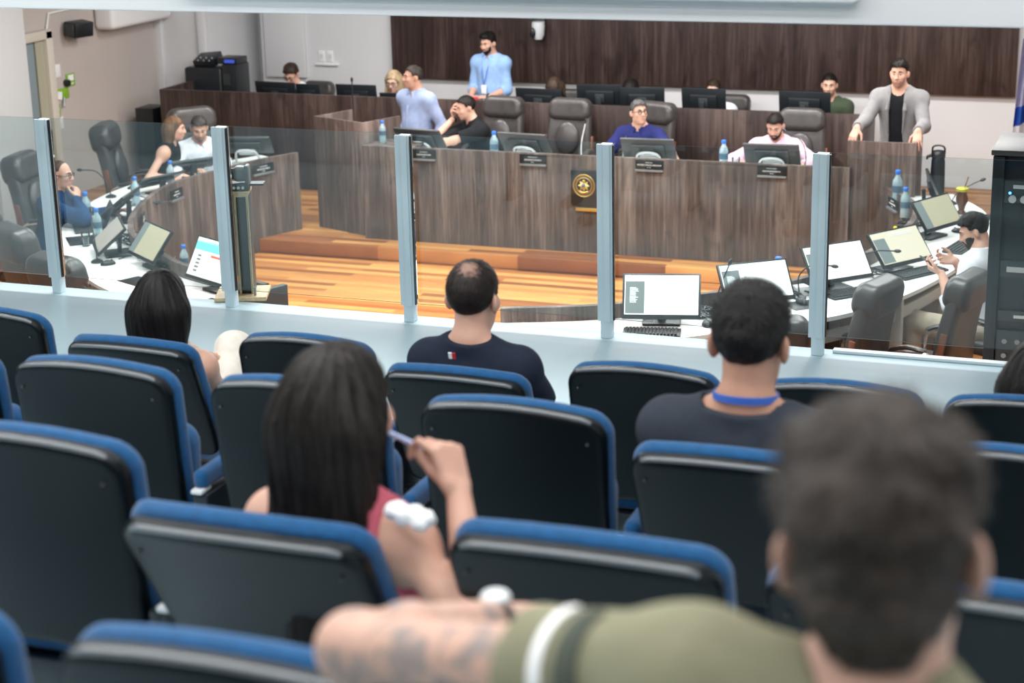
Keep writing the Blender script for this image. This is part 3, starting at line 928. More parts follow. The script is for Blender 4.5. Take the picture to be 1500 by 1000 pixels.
chairs = [
 # x, y, floor, direction the sitter looks (deg from +y, anticlockwise), scale of the label
 (-6.28, 16.20, ZS, 172, 'brown leather swivel chair behind the man in a black shirt'),
 (-5.58, 16.22, ZS, 176, 'empty brown leather swivel chair in the middle of the council bench'),
 (-4.78, 16.20, ZS, 160, 'brown leather swivel chair behind the man in a navy polo'),
 (-3.28, 16.12, ZS, 180, 'brown leather swivel chair behind the man in a pink shirt'),
 (-9.07, 17.86, ZS, 178, 'dark swivel chair behind the man with curly hair'),
 (-6.10, 17.90, ZS, 178, 'dark swivel chair behind the brown-haired woman looking down'),
 (-4.36, 17.90, ZS, 178, 'dark swivel chair beside the head half hidden by a monitor'),
 (-3.33, 17.90, ZS, 178, 'dark swivel chair behind the man in a green shirt'),
 (-9.05, 14.25, ZC, -72, 'empty brown leather chair turned sideways against the beige wall'),
 (-8.90, 12.70, ZC, -80, 'brown leather chair behind the man in a dark blue shirt'),
 (-8.62, 11.78, ZC, -52, 'brown leather chair cut by the left frame edge below the pillar'),
 (-7.42, 10.50, ZC, -30, 'large brown leather chair seen from behind at the left frame edge'),
 (-6.66, 9.84, ZC, -20, 'low brown leather chair seen between the first and second glass posts from the left'),
 (-8.78, 14.98, ZC, -130, 'dark leather chair behind the man in a white shirt at the curved desk'),
 (-1.92, 10.92, ZC, 72, 'empty brown leather chair just right of the fifth glass post'),
 (-1.42, 11.22, ZC, 74, 'brown leather chair with a wood side strip touching the edge of the black rack'),
 (-1.02, 11.93, ZC, 62, 'brown leather chair under the man in white with a phone, mostly behind the rack'),
 (-2.20, 10.06, ZC, 22, 'leather chair hidden behind the lanyard man, only its armrest in view'),
]
for i, (x, y, z, a, lab) in enumerate(chairs):
    if i == 0:
        CH.location = (x, y, z); CH.rotation_euler = (0, 0, R(a)); CH['label'] = lab; CH['group'] = GC; CH.scale = (0.9, 0.9, 0.9)
    else:
        o = dup(CH, (x, y, z), R(a), lab, GC)
        k = 0.76 if y > 17.5 else 0.90 if (z == ZS or x > -4) else 1.0
        o.scale = (k, k, k)

# ---- monitors (local: the screen looks along -y, base at the origin)
def scr(name, col, e):
    return mat(name, col, 0.5, spec=0.1, emit=e)
S_WHITE = scr('screen_white', (0.86, 0.89, 0.91), 0.85)
S_CREAM = scr('screen_cream', (0.84, 0.80, 0.70), 0.62)
S_BEIGE = scr('screen_beige', (0.60, 0.55, 0.44), 0.40)
S_OLIVE = scr('screen_olive', (0.40, 0.37, 0.26), 0.35)
S_GREYB = scr('screen_grey_beige', (0.36, 0.33, 0.30), 0.3)
S_SIDE = scr('screen_sidebar', (0.16, 0.19, 0.19), 0.5)
S_TEAL = scr('screen_teal', (0.16, 0.66, 0.66), 0.75)
S_RED = scr('screen_red', (0.62, 0.10, 0.08), 0.6)
S_PINK = scr('screen_pink', (0.80, 0.50, 0.44), 0.6)
S_LINE = scr('screen_line', (0.62, 0.72, 0.80), 0.7)
S_OFF = mat('screen_off', (0.012, 0.014, 0.016), 0.15)
def monitor(label, loc, face, w=0.49, h=0.30, lift=0.10, tilt=15, page=None, layout=None, back=BLACKP, stand=BLACKP, group='computer monitors', flatstand=False):
    """face: direction of the screen, degrees clockwise from -y seen from above (90 = screen looks to -x)"""
    root = thing('monitor', label, 'monitor', loc, R(-face), group)
    M = rotm(x=-tilt)
    c = Vector((0, 0, lift + h / 2))
    def at(p): return tuple(M @ Vector(p) + c)
    case = MB().box(at((0, 0, 0)), (w, 0.022, h), M, bev=0.005)
    case.box(at((0, 0.018, -0.01)), (w * 0.62, 0.03, h * 0.62), M, bev=0.012)
    case = case.build('display_case', back, root)
    MB().box(at((0, 0.036, 0.0)), (0.09, 0.006, 0.09), M, bev=0.002).build('mount_plate', DARKM, case)
    s = MB().box(at((0, -0.0118, 0.006)), (w - 0.028, 0.002, h - 0.040), M).build('screen', page or S_OFF, root, False)
    W, H = w - 0.028, h - 0.040
    def q(name, m, x, z, ww, hh, lvl=0):
        MB().box(at((x * W / 2, -0.0132 - lvl * 0.0008, 0.006 + z * H / 2)), (ww * W, 0.001, hh * H), M).build(name, m, s, False)
    def lines(name, m, x0, z0, n, step, wid, hh):
        mb = MB(); rnd = random.Random(n)
        for k in range(n):
            ww = wid * rnd.uniform(0.55, 1.0)
            mb.box(at((((x0 + ww) * W / 2), -0.0145, 0.006 + (z0 - k * step) * H / 2)), (ww * W, 0.001, hh * H), M)
        mb.build(name, m, s, False)
    if layout == 'side':
        q('top_bar', S_LINE, 0.05, 0.83, 0.82, 0.012); q('sidebar', S_SIDE, -0.72, -0.13, 0.26, 0.82); lines('text_lines', S_WHITE, -0.86, 0.36, 13, 0.062, 0.13, 0.012)
        lines('link_lines', S_LINE, 0.0, 0.90, 2, 0.14, 0.3, 0.010)
    elif layout == 'sideb':
        q('sidebar', S_SIDE, -0.74, -0.16, 0.24, 0.78)
        lines('text_lines', S_LINE, -0.3, 0.78, 2, 0.1, 0.5, 0.010)
    elif layout == 'strip':
        q('sidebar', S_SIDE, -0.80, 0.0, 0.20, 0.99)
    elif layout == 'teal':
        q('header', S_TEAL, 0, 0.62, 1.0, 0.26); q('banner', S_WHITE, 0, 0.88, 1.0, 0.10)
        q('progress_bar', S_PINK, -0.15, 0.24, 0.46, 0.045); q('red_bar', S_RED, 0.28, 0.17, 0.38, 0.05, 1)
        lines('text_lines', S_SIDE, -0.74, 0.08, 5, 0.2, 0.10, 0.05)
        q('tick', S_TEAL, 0.66, -0.18, 0.06, 0.10)
    if flatstand:
        MB().tube(cat_curve([(-0.12, -0.05, 0.006), (-0.08, 0.05, 0.13), (0.08, 0.05, 0.13), (0.12, -0.05, 0.006)], 5), 0.011, 6).build('stand', stand, root)
        MB().box((0, 0.03, 0.006), (0.27, 0.16, 0.012), bev=0.004).build('base', stand, root)
        MB().box(at((0, 0.045, -0.05)), (0.16, 0.05, 0.05), M, bev=0.01).build('bracket', stand, root)
    else:
        MB().box((0, 0.075, (lift + h * 0.55) / 2), (0.055, 0.03, lift + h * 0.55), rotm(x=-4), bev=0.006).build('stand', stand, root)
        MB().box((0, 0.06, 0.008), (0.24, 0.18, 0.016), bev=0.006).build('base', stand, root)
    return root

ZB = -0.46   # council bench worktop
GB = 'monitors seen from behind on the council bench'
for x, lab in ((-6.56, 'monitor seen from behind in front of the man standing in a striped shirt'), (-5.535, 'monitor seen from behind in front of the empty leather chair'), (-4.38, 'monitor seen from behind in front of the man in a navy polo'), (-3.28, 'monitor seen from behind in front of the man in a pink shirt')):
    monitor(lab, (x, 15.10, ZB), 180 + (6 if x < -4.4 else -4), w=0.48, h=0.27, lift=0.03, tilt=38, back=DARKM, stand=SILVER, group=GB, flatstand=True)
GU = 'monitors seen from behind on the staff bench'
for x, y, z, w, f, lab in (
 (-9.04, 17.02, 0.067, 0.50, 186, 'black monitor in front of the man with curly hair'),
 (-8.70, 17.10, 0.045, 0.27, 176, 'narrow black monitor on the staff bench between two wider ones'),
 (-8.10, 17.02, 0.067, 0.46, 180, 'black monitor on the staff bench just left of the blonde woman'),
 (-7.66, 17.02, -0.012, 0.34, 180, 'low black monitor in front of the blonde woman'),
 (-6.08, 17.02, 0.09, 0.50, 184, 'black monitor in front of the brown-haired woman looking down'),
 (-5.45, 17.06, 0.146, 0.47, 174, 'black monitor on the staff bench just right of the brown-haired woman'),
 (-4.99, 16.98, 0.139, 0.44, 172, 'black monitor on the staff bench directly above the man in a navy polo'),
 (-4.38, 17.02, 0.146, 0.44, 180, 'black monitor hiding all but the top of a head'),
 (-3.39, 17.02, 0.146, 0.50, 182, 'black monitor in front of the man in a green shirt')):
    monitor(lab, (x, y, -0.45), f, w=w, h=0.27 if z > 0 else 0.25, lift=max(z, 0.012), tilt=10, group=GU)
GR = 'monitors on the curved desk near the rack'
monitor('monitor with a white page and grey sidebar just right of the fourth glass post', (-2.98, 10.56, ZD), -14, w=0.49, h=0.30, lift=0.035, tilt=34, page=S_WHITE, layout='side', group=GR)
monitor('monitor with a white page behind the head of the lanyard man', (-2.49, 11.05, ZD), -38, w=0.49, h=0.28, lift=0.05, tilt=34, page=S_WHITE, layout='side', group=GR)
monitor('monitor with a cream page just right of the fifth glass post', (-2.09, 11.70, ZD), -46, w=0.49, h=0.28, lift=0.05, tilt=36, page=S_CREAM, layout='sideb', group=GR)
monitor('monitor with a beige page behind the open laptop keyboard', (-1.77, 12.34, ZD), -56, w=0.49, h=0.28, lift=0.03, tilt=40, page=S_BEIGE, layout='sideb', group=GR)
monitor('monitor with an olive screen in front of the man with a phone', (-1.66, 13.40, ZD), -64, w=0.47, h=0.26, lift=0.06, tilt=36, page=S_OLIVE, layout='strip', group=GR)
monitor('monitor seen edge-on next to the thermos', (-1.78, 14.15, ZD), -100, w=0.53, h=0.28, lift=0.06, tilt=24, group=GR)
GL = 'monitors on the curved desk by the beige wall'
monitor('monitor showing a page with a teal header', (-6.14, 10.50, ZD), 27, w=0.50, h=0.31, lift=0.06, tilt=28, page=S_CREAM, layout='teal', group=GL)
monitor('monitor with an olive page and dark strip above the black-haired woman', (-6.93, 10.98, ZD), 36, w=0.47, h=0.28, lift=0.05, tilt=38, page=S_OLIVE, layout='strip', group=GL)
monitor('monitor with a grey beige screen and a microphone in front of it', (-7.46, 11.26, ZD), 52, w=0.47, h=0.29, lift=0.0, tilt=50, page=S_GREYB, group=GL)
monitor('monitor seen almost edge-on in front of the man in a dark blue shirt', (-8.02, 12.30, ZD), 76, w=0.50, h=0.30, lift=0.0, tilt=52, page=S_GREYB, group=GL)
monitor('dark monitor lying low beside the woman in a black top', (-8.34, 13.40, ZD), 108, w=0.50, h=0.22, lift=0.0, tilt=64, group=GL)
monitor('dark monitor in front of the man in a white shirt at the curved desk', (-8.42, 14.12, ZD), 128, w=0.48, h=0.22, lift=0.0, tilt=60, group=GL, back=DARKM)
monitor('dark monitor on a silver stand at the far end of the curved desk', (-8.18, 14.75, ZD), 165, w=0.48, h=0.27, lift=0.05, tilt=48, group=GL, back=DARKM, stand=SILVER, flatstand=True)

# ---- keyboards, mice, laptop, mats
def keyboard(label, loc, rz, w=0.42, m=BLACKP):
    root = thing('keyboard', label, 'keyboard', loc, R(rz), 'keyboards on the curved desks')
    MB().box((0, 0, 0.009), (w, 0.145, 0.018), rotm(x=3), bev=0.004).build('case', m, root)
    k = MB()
    for r in range(5):
        for c in range(15):
            k.box((-w / 2 + 0.022 + c * (w - 0.03) / 15, -0.052 + r * 0.026, 0.0215 + r * 0.0013), ((w - 0.03) / 15 - 0.005, 0.019, 0.006))
    k.build('keys', DARKM, root)
    return root
keyboard('black keyboard below the white page monitor at the fourth glass post', (-2.98, 10.34, ZD), 12, 0.36)
keyboard('black keyboard below the cream page monitor at the fifth glass post', (-1.96, 11.62, ZD), 46, 0.40)
keyboard('dark grey keyboard beside the phone hands below the beige page monitor', (-1.62, 12.28, ZD), 56, 0.44)
keyboard('dark grey keyboard in front of the olive screen by the man with a phone', (-1.44, 13.12, ZD), 78, 0.42, DARKM)
keyboard('dark keyboard at the desk edge by the far curved desk end near the thermos', (-1.42, 14.05, ZD), 84, 0.36, DARKM)
def mouse(label, loc, rz):
    r = thing('mouse', label, 'mouse', loc, R(rz), 'black computer mice')
    s = SDF(); s.ell((0, 0, 0.006), (0.033, 0.058, 0.030)); s.cut((0, 0, 0), (0, 0, -1))
    s.build('shell', BLACKP, r, 0.005)
    MB().cyl((-0.004, 0.03, 0.030), (0.004, 0.03, 0.030), 0.008).build('wheel', DARKM, r)
    return r
mouse('black mouse on a mat right of the lanyard man', (-2.24, 11.30, ZD + 0.004), 40)
mouse('black mouse on the white desk between keyboard and lanyard man', (-2.70, 10.62, ZD), 20)
mouse('black mouse on the curved desk beside the gourd cup', (-1.52, 13.62, ZD), 70)
mouse('black mouse below the grey beige screen', (-7.30, 10.98, ZD), -40)
def mat_pad(label, loc, rz, sx, sy):
    o = MB().box((0, 0, 0.0015), (sx, sy, 0.003), bev=0.001).build('mouse_mat', BLACKP)
    o.location = loc; o.rotation_euler = (0, 0, R(rz)); tag(o, label, 'mat', 'black desk mats')
mat_pad('black mat under the mouse right of the lanyard man', (-2.22, 11.26, ZD), 40, 0.22, 0.2)
mat_pad('black mat on the white desk above the hair of the black-haired woman', (-6.80, 10.60, ZD), -25, 0.30, 0.18)
mat_pad('black mat on the white desk in front of the man in dark blue', (-7.92, 11.62, ZD), -50, 0.32, 0.26)
mat_pad('black mat below the monitor with the teal header', (-5.95, 10.22, ZD), -24, 0.36, 0.14)
lp = thing('laptop', 'open dark laptop on the desk in front of the man in dark blue', 'laptop', (-8.12, 11.98, ZD), R(-52))
MB().box((0, 0, 0.009), (0.34, 0.23, 0.016), bev=0.004).build('keyboard_deck', DARKM, lp)
MB().box((0, 0.155, 0.10), (0.34, 0.010, 0.20), rotm(x=-28), bev=0.003).build('lid', BLACKP, lp)
tag(MB().box((-2.55, 10.85, ZD + 0.03), (0.20, 0.14, 0.06), rotm(z=30), bev=0.012).build('desk_telephone', DARKM), 'dark grey desk telephone next to the lanyard man head', 'telephone')
tag(MB().box((-2.62, 11.08, ZD + 0.045), (0.10, 0.03, 0.09), rotm(z=36), bev=0.004).build('white_box', WHITE), 'small white box behind the desk telephone', 'box')
tag(MB().box((-2.29, 11.50, ZD + 0.035), (0.10, 0.08, 0.07), rotm(z=40), bev=0.01).build('paper_cup_holder', WHITE), 'small white carton on the desk behind the mouse', 'carton')

# ---- bottles, tumblers, thermos, gourd
WATERM = mat('bottle_plastic', (0.55, 0.76, 0.83), 0.12, spec=0.6)
WATERM.node_tree.nodes['Principled BSDF'].inputs['Transmission Weight'].default_value = 0.55
LABELM = mat('bottle_label', (0.06, 0.12, 0.18), 0.5)
def bottle(label, loc, s=1.0, cap=CAPB):
    r = thing('water_bottle', label, 'bottle', loc, 0, 'plastic water bottles')
    MB().lathe([(0.0, 0), (0.026, 0), (0.031, 0.008), (0.031, 0.05), (0.029, 0.06), (0.031, 0.07), (0.031, 0.125), (0.028, 0.145), (0.014, 0.172), (0.0125, 0.185), (0.0, 0.186)]).build('body', WATERM, r)
    MB().lathe([(0.0155, 0.182), (0.0165, 0.184), (0.0165, 0.203), (0.014, 0.206), (0.0, 0.206)]).build('cap', cap, r)
    MB().lathe([(0.0316, 0.073), (0.0318, 0.075), (0.0318, 0.112), (0.0316, 0.114)]).build('label_band', LABELM, r)
    r.scale = (s, s, s)
    return r
bottle('water bottle on the wood ledge beside the standing man in a striped shirt', (-6.86, 14.92, -0.31))
bottle('water bottle on the council bench beside the man in a black shirt', (-5.86, 15.16, ZB), 1.25)
bottle('water bottle on the council bench between the navy polo and the pink shirt', (-3.73, 15.2, ZB), 1.25)
bottle('tall water bottle on the curved desk near the thermos', (-2.12, 14.52, ZD), 1.35)
bottle('shorter water bottle on the curved desk next to the olive screen', (-1.98, 14.0, ZD), 1.2)
bottle('water bottle on the curved desk beside the woman in a black top', (-8.33, 13.62, ZD), 1.15)
bottle('water bottle on the curved desk at the bend of its wood front', (-8.22, 12.86, ZD), 1.2)
bottle('water bottle on the desk at the elbow of the man in dark blue', (-8.22, 12.12, ZD), 1.3)
bottle('water bottle on the desk between the tumbler and the grey beige screen', (-7.86, 11.72, ZD), 1.15)
bottle('water bottle behind the olive page monitor above the black-haired woman', (-6.62, 10.92, ZD), 1.0)
bottle('water bottle behind the monitor at the head of the lanyard man', (-2.42, 11.40, ZD), 1.35)
bottle('small bottle with a yellow cap behind the beige page monitor', (-1.90, 12.98, ZD), 0.8, mat('yellow_cap', (0.75, 0.62, 0.02), 0.4))
def tumbler(label, loc):
    r = thing('tumbler', label, 'glass', loc, 0, 'glass tumblers')
    MB().lathe([(0.0, 0.0), (0.030, 0.0), (0.036, 0.11), (0.033, 0.11), (0.028, 0.012), (0.0, 0.012)]).build('glass', CLEAR, r)
    return r
tumbler('glass tumbler on the council bench right of the bottle by the pink shirt', (-3.62, 15.2, ZB))
tumbler('glass tumbler on the desk beside the bottle near the large left chair', (-7.80, 11.46, ZD))
th = thing('thermos', 'tall black pump thermos on the far end of the curved desk', 'thermos', (-1.86, 14.95, ZD))
MB().lathe([(0.0, 0), (0.060, 0), (0.062, 0.02), (0.058, 0.22), (0.055, 0.29), (0.050, 0.31), (0.0, 0.315)]).build('body', BLACKP, th)
MB().lathe([(0.052, 0.31), (0.058, 0.318), (0.056, 0.355), (0.040, 0.372), (0.0, 0.374)]).build('pump_lid', BLACKP, th)
MB().tube([(-0.045, 0, 0.335), (-0.085, -0.02, 0.322), (-0.09, -0.02, 0.30)], [0.016, 0.013, 0.009], 8).build('spout', BLACKP, th)
MB().tube(cat_curve([(-0.05, 0, 0.345), (-0.045, 0, 0.40), (0.0, 0, 0.415), (0.045, 0, 0.40), (0.05, 0, 0.345)], 5), 0.008, 8).build('handle', BLACKP, th)
gd = thing('mate_gourd', 'brown gourd cup with yellow rim and straw on the curved desk', 'cup', (-1.58, 14.28, ZD))
MB().lathe([(0.0, 0), (0.036, 0), (0.036, 0.01), (0.022, 0.03), (0.03, 0.06), (0.046, 0.10), (0.048, 0.13), (0.034, 0.165), (0.04, 0.195), (0.03, 0.195), (0.0, 0.185)]).build('gourd', mat('gourd_brown', (0.10, 0.04, 0.02), 0.35, var=0.3), gd)
MB().lathe([(0.040, 0.18), (0.048, 0.19), (0.050, 0.205), (0.040, 0.21), (0.0, 0.205)]).build('rim', mat('rim_yellow', (0.55, 0.50, 0.05), 0.4), gd)
MB().tube([(0.01, 0, 0.18), (0.045, -0.01, 0.30)], 0.005, 6).build('straw', CHROME, gd)

# ---- gooseneck microphones
def mic(label, loc, pts, m=BLACKP, head=0.013, hl=0.045, group='gooseneck microphones'):
    r = thing('gooseneck_microphone', label, 'microphone', loc, 0, group)
    MB().lathe([(0.0, 0), (0.045, 0), (0.045, 0.012), (0.02, 0.026), (0.0, 0.028)]).build('base', BLACKP, r)
    P = cat_curve([(0, 0, 0.02)] + pts, 6)
    MB().tube(P, 0.0048, 6).build('neck', m, r)
    d = (P[-1] - P[-2]).normalized()
    MB().tube([P[-1] - d * 0.005, P[-1] + d * 0.01, P[-1] + d * hl * 0.7, P[-1] + d * hl], [0.006, head, head, 0.004], 8).build('head', BLACKP, r)
    return r
mic('gooseneck microphone standing on the wood lectern without a speaker', (-7.28, 15.20, -0.30), [(0.0, 0.0, 0.25), (0.01, -0.02, 0.50)])
mic('silver gooseneck microphone beside the empty leather chair', (-5.02, 15.15, ZB), [(0.0, 0.0, 0.18), (0.03, 0.03, 0.36)], SILVER, 0.009)
mic('silver gooseneck microphone left of the man in a navy polo', (-4.63, 15.15, ZB), [(0, 0, 0.12), (0.01, 0.03, 0.22)], SILVER, 0.008)
mic('gooseneck microphone bent toward the chin of the man in a pink shirt', (-3.02, 15.12, ZB), [(0.02, 0.05, 0.14), (-0.04, 0.12, 0.27), (-0.19, 0.18, 0.34)])
mic('gooseneck microphone bent left on the desk in front of the sideways chair', (-8.62, 13.10, ZD), [(-0.03, 0.0, 0.12), (-0.13, 0.0, 0.22), (-0.26, -0.02, 0.23)])
mic('gooseneck microphone rising in front of the grey beige screen', (-7.42, 11.02, ZD), [(0.0, 0.0, 0.12), (-0.05, 0.05, 0.26), (-0.08, 0.10, 0.35)])
mic('gooseneck microphone in front of the cream page monitor', (-2.28, 11.42, ZD), [(0.0, -0.02, 0.16), (0.10, -0.05, 0.25), (0.22, -0.06, 0.25)])
mic('gooseneck microphone in front of the beige page monitor', (-2.02, 12.10, ZD), [(0.02, -0.02, 0.14), (0.14, -0.05, 0.20), (0.26, -0.06, 0.21)])
mic('gooseneck microphone beside the gourd cup', (-1.70, 14.62, ZD), [(0.05, 0.0, 0.10), (0.16, 0.02, 0.17), (0.22, 0.02, 0.20)])
mic('gooseneck microphone at the head of the lanyard man', (-2.72, 10.92, ZD), [(0.02, 0, 0.15), (0.08, 0.02, 0.32)])
# cable tangles: uncountable, one object per desk
def cables(label, line, n, seed):
    rnd = random.Random(seed)
    mb = MB()
    for i in range(n):
        x, y = rnd.choice(line)
        pts = [(x + rnd.uniform(-0.16, 0.16), y + rnd.uniform(-0.16, 0.16), ZD + 0.006 + rnd.uniform(0, 0.05)) for k in range(5)]
        pts[0] = (*pts[0][:2], ZD + 0.005); pts[-1] = (*pts[-1][:2], ZD + 0.005)
        mb.tube(cat_curve(pts, 5), 0.0045, 5)
    tag(mb.build('cables', BLACKP), label, 'cables', kind='stuff')
cables('tangle of black cables on the white desk near the rack', [(-2.75, 10.86), (-2.28, 11.45), (-1.98, 12.15), (-1.86, 12.75), (-1.86, 13.1), (-1.85, 13.7)], 34, 3)
cables('tangle of black cables on the white desk by the beige wall', [(-6.75, 11.0), (-7.2, 11.28), (-7.6, 11.7), (-8.15, 12.9)], 18, 5)
# ------------------------------------------------------------------ people
def smooth_noise(p, f, seed=0.0):
    x, y, z = p[..., 0] * f + seed, p[..., 1] * f - seed, p[..., 2] * f + 2 * seed
    return (np.sin(x + 1.7 * np.sin(0.8 * z)) * np.sin(1.1 * y + 1.3 * np.sin(0.9 * x)) + np.sin(1.3 * z + 1.5 * np.sin(0.7 * y)) * 0.7) * 0.6

def skin(name, col):
    m = mat('skin_' + name, col, 0.5, spec=0.35, var=0.06, scale=18)
    b = m.node_tree.nodes['Principled BSDF']
    b.inputs['Subsurface Weight'].default_value = 0.06
    b.inputs['Subsurface Radius'].default_value = (0.02, 0.008, 0.004)
    return m
SK = {'light': skin('light', (0.62, 0.36, 0.265)), 'pale': skin('pale', (0.66, 0.42, 0.33)), 'tan': skin('tan', (0.47, 0.255, 0.175)), 'mid': skin('mid', (0.56, 0.32, 0.235))}
def cloth(name, col, var=0.08):
    return mat(name, col, 0.85, spec=0.15, var=var, scale=25, bump=0.2, bscale=350)
def hairm(name, col, rough=0.5):
    return mat(name, tuple(c * 0.8 for c in col), rough, spec=0.28, var=0.45, scale=40, bump=0.3, bscale=260, stretch=(1, 1, 0.25))
H_BLACK = hairm('black_hair', (0.010, 0.0085, 0.008))
H_DARK = hairm('dark_brown_hair', (0.016, 0.0115, 0.009))
H_BROWN = hairm('brown_hair', (0.05, 0.030, 0.02))
H_LBROWN = hairm('light_brown_hair', (0.17, 0.095, 0.05))
H_BLOND = hairm('blonde_hair', (0.66, 0.49, 0.29))
H_GREY = hairm('grey_hair', (0.16, 0.155, 0.15))
H_SALT = hairm('salt_and_pepper_hair', (0.075, 0.07, 0.068))
EYEW = mat('eye_white', (0.42, 0.38, 0.36), 0.4)
IRIS = mat('dark_iris', (0.02, 0.012, 0.008), 0.3)
LIPS = mat('lips', (0.42, 0.17, 0.14), 0.5)
LIPR = mat('red_lips', (0.50, 0.06, 0.07), 0.45)
GLF = mat('glasses_frame', (0.015, 0.012, 0.012), 0.35)

def unit(v):
    v = Vector(v)
    return v / max(v.length, 1e-9)

def hand(S, W, d, n, side, s=1.0, curls=(0.3, 0.35, 0.4, 0.45), thumb=None, name='hand'):
    """palm, four unequal fingers with knuckle bends, thumb from the side of the palm"""
    d = unit(d); n = Vector(n); n = unit(n - d * n.dot(d))
    t = n.cross(d) * (-side)
    kn = [(0.090, 0.030), (0.094, 0.010), (0.089, -0.010), (0.081, -0.028)]
    ln = [(0.043, 0.026, 0.020), (0.047, 0.030, 0.021), (0.043, 0.028, 0.020), (0.034, 0.021, 0.018)]
    W = Vector(W)
    for i in range(4):
        a = W + (d * 0.012 + t * (0.017 - 0.0115 * i)) * s
        k = W + (d * kn[i][0] + t * kn[i][1] - n * (0.004 if i in (1, 2) else 0.0)) * s
        S.cap(a, k, 0.0135 * s, 0.0105 * s, 0.012 * s, name)
        th = 0.0
        p = k
        r = (0.0094, 0.0096, 0.0092, 0.0082)[i] * s
        for j, L in enumerate(ln[i]):
            th += curls[i] * (1.0, 1.15, 0.8)[j]
            q = p + (d * math.cos(th) + n * math.sin(th)) * L * s + t * ((0.006, 0.001, -0.003, -0.007)[i] * s * (1 if j == 0 else 0.4))
            S.cap(p, q, r, r * 0.92, 0.004 * s, name)
            p = q; r *= 0.92
    tv = thumb or (0.55, 0.72, 0.35)
    b0 = W + (d * 0.022 + t * 0.020) * s
    b1 = b0 + unit(d * tv[0] + t * tv[1] + n * tv[2]) * 0.046 * s
    b2 = b1 + unit(d * (tv[0] + 0.35) + t * tv[1] * 0.4 + n * (tv[2] + 0.1)) * 0.034 * s
    b3 = b2 + unit(d * (tv[0] + 0.55) + t * tv[1] * 0.15 + n * (tv[2] + 0.15)) * 0.026 * s
    S.cap(b0, b1, 0.0145 * s, 0.0112 * s, 0.012 * s, name)
    S.cap(b1, b2, 0.0108 * s, 0.0098 * s, 0.004 * s, name)
    S.cap(b2, b3, 0.0096 * s, 0.0080 * s, 0.004 * s, name)

def elbow(S, W, l1, l2, pole):
    S, W = Vector(S), Vector(W)
    v = W - S
    D = min(v.length, (l1 + l2) * 0.995)
    u = v.normalized()
    a = (l1 * l1 - l2 * l2 + D * D) / (2 * D)
    h = math.sqrt(max(l1 * l1 - a * a, 1e-6))
    p = Vector(pole); p = unit(p - u * p.dot(u))
    return S + u * a + p * h, S + u * D

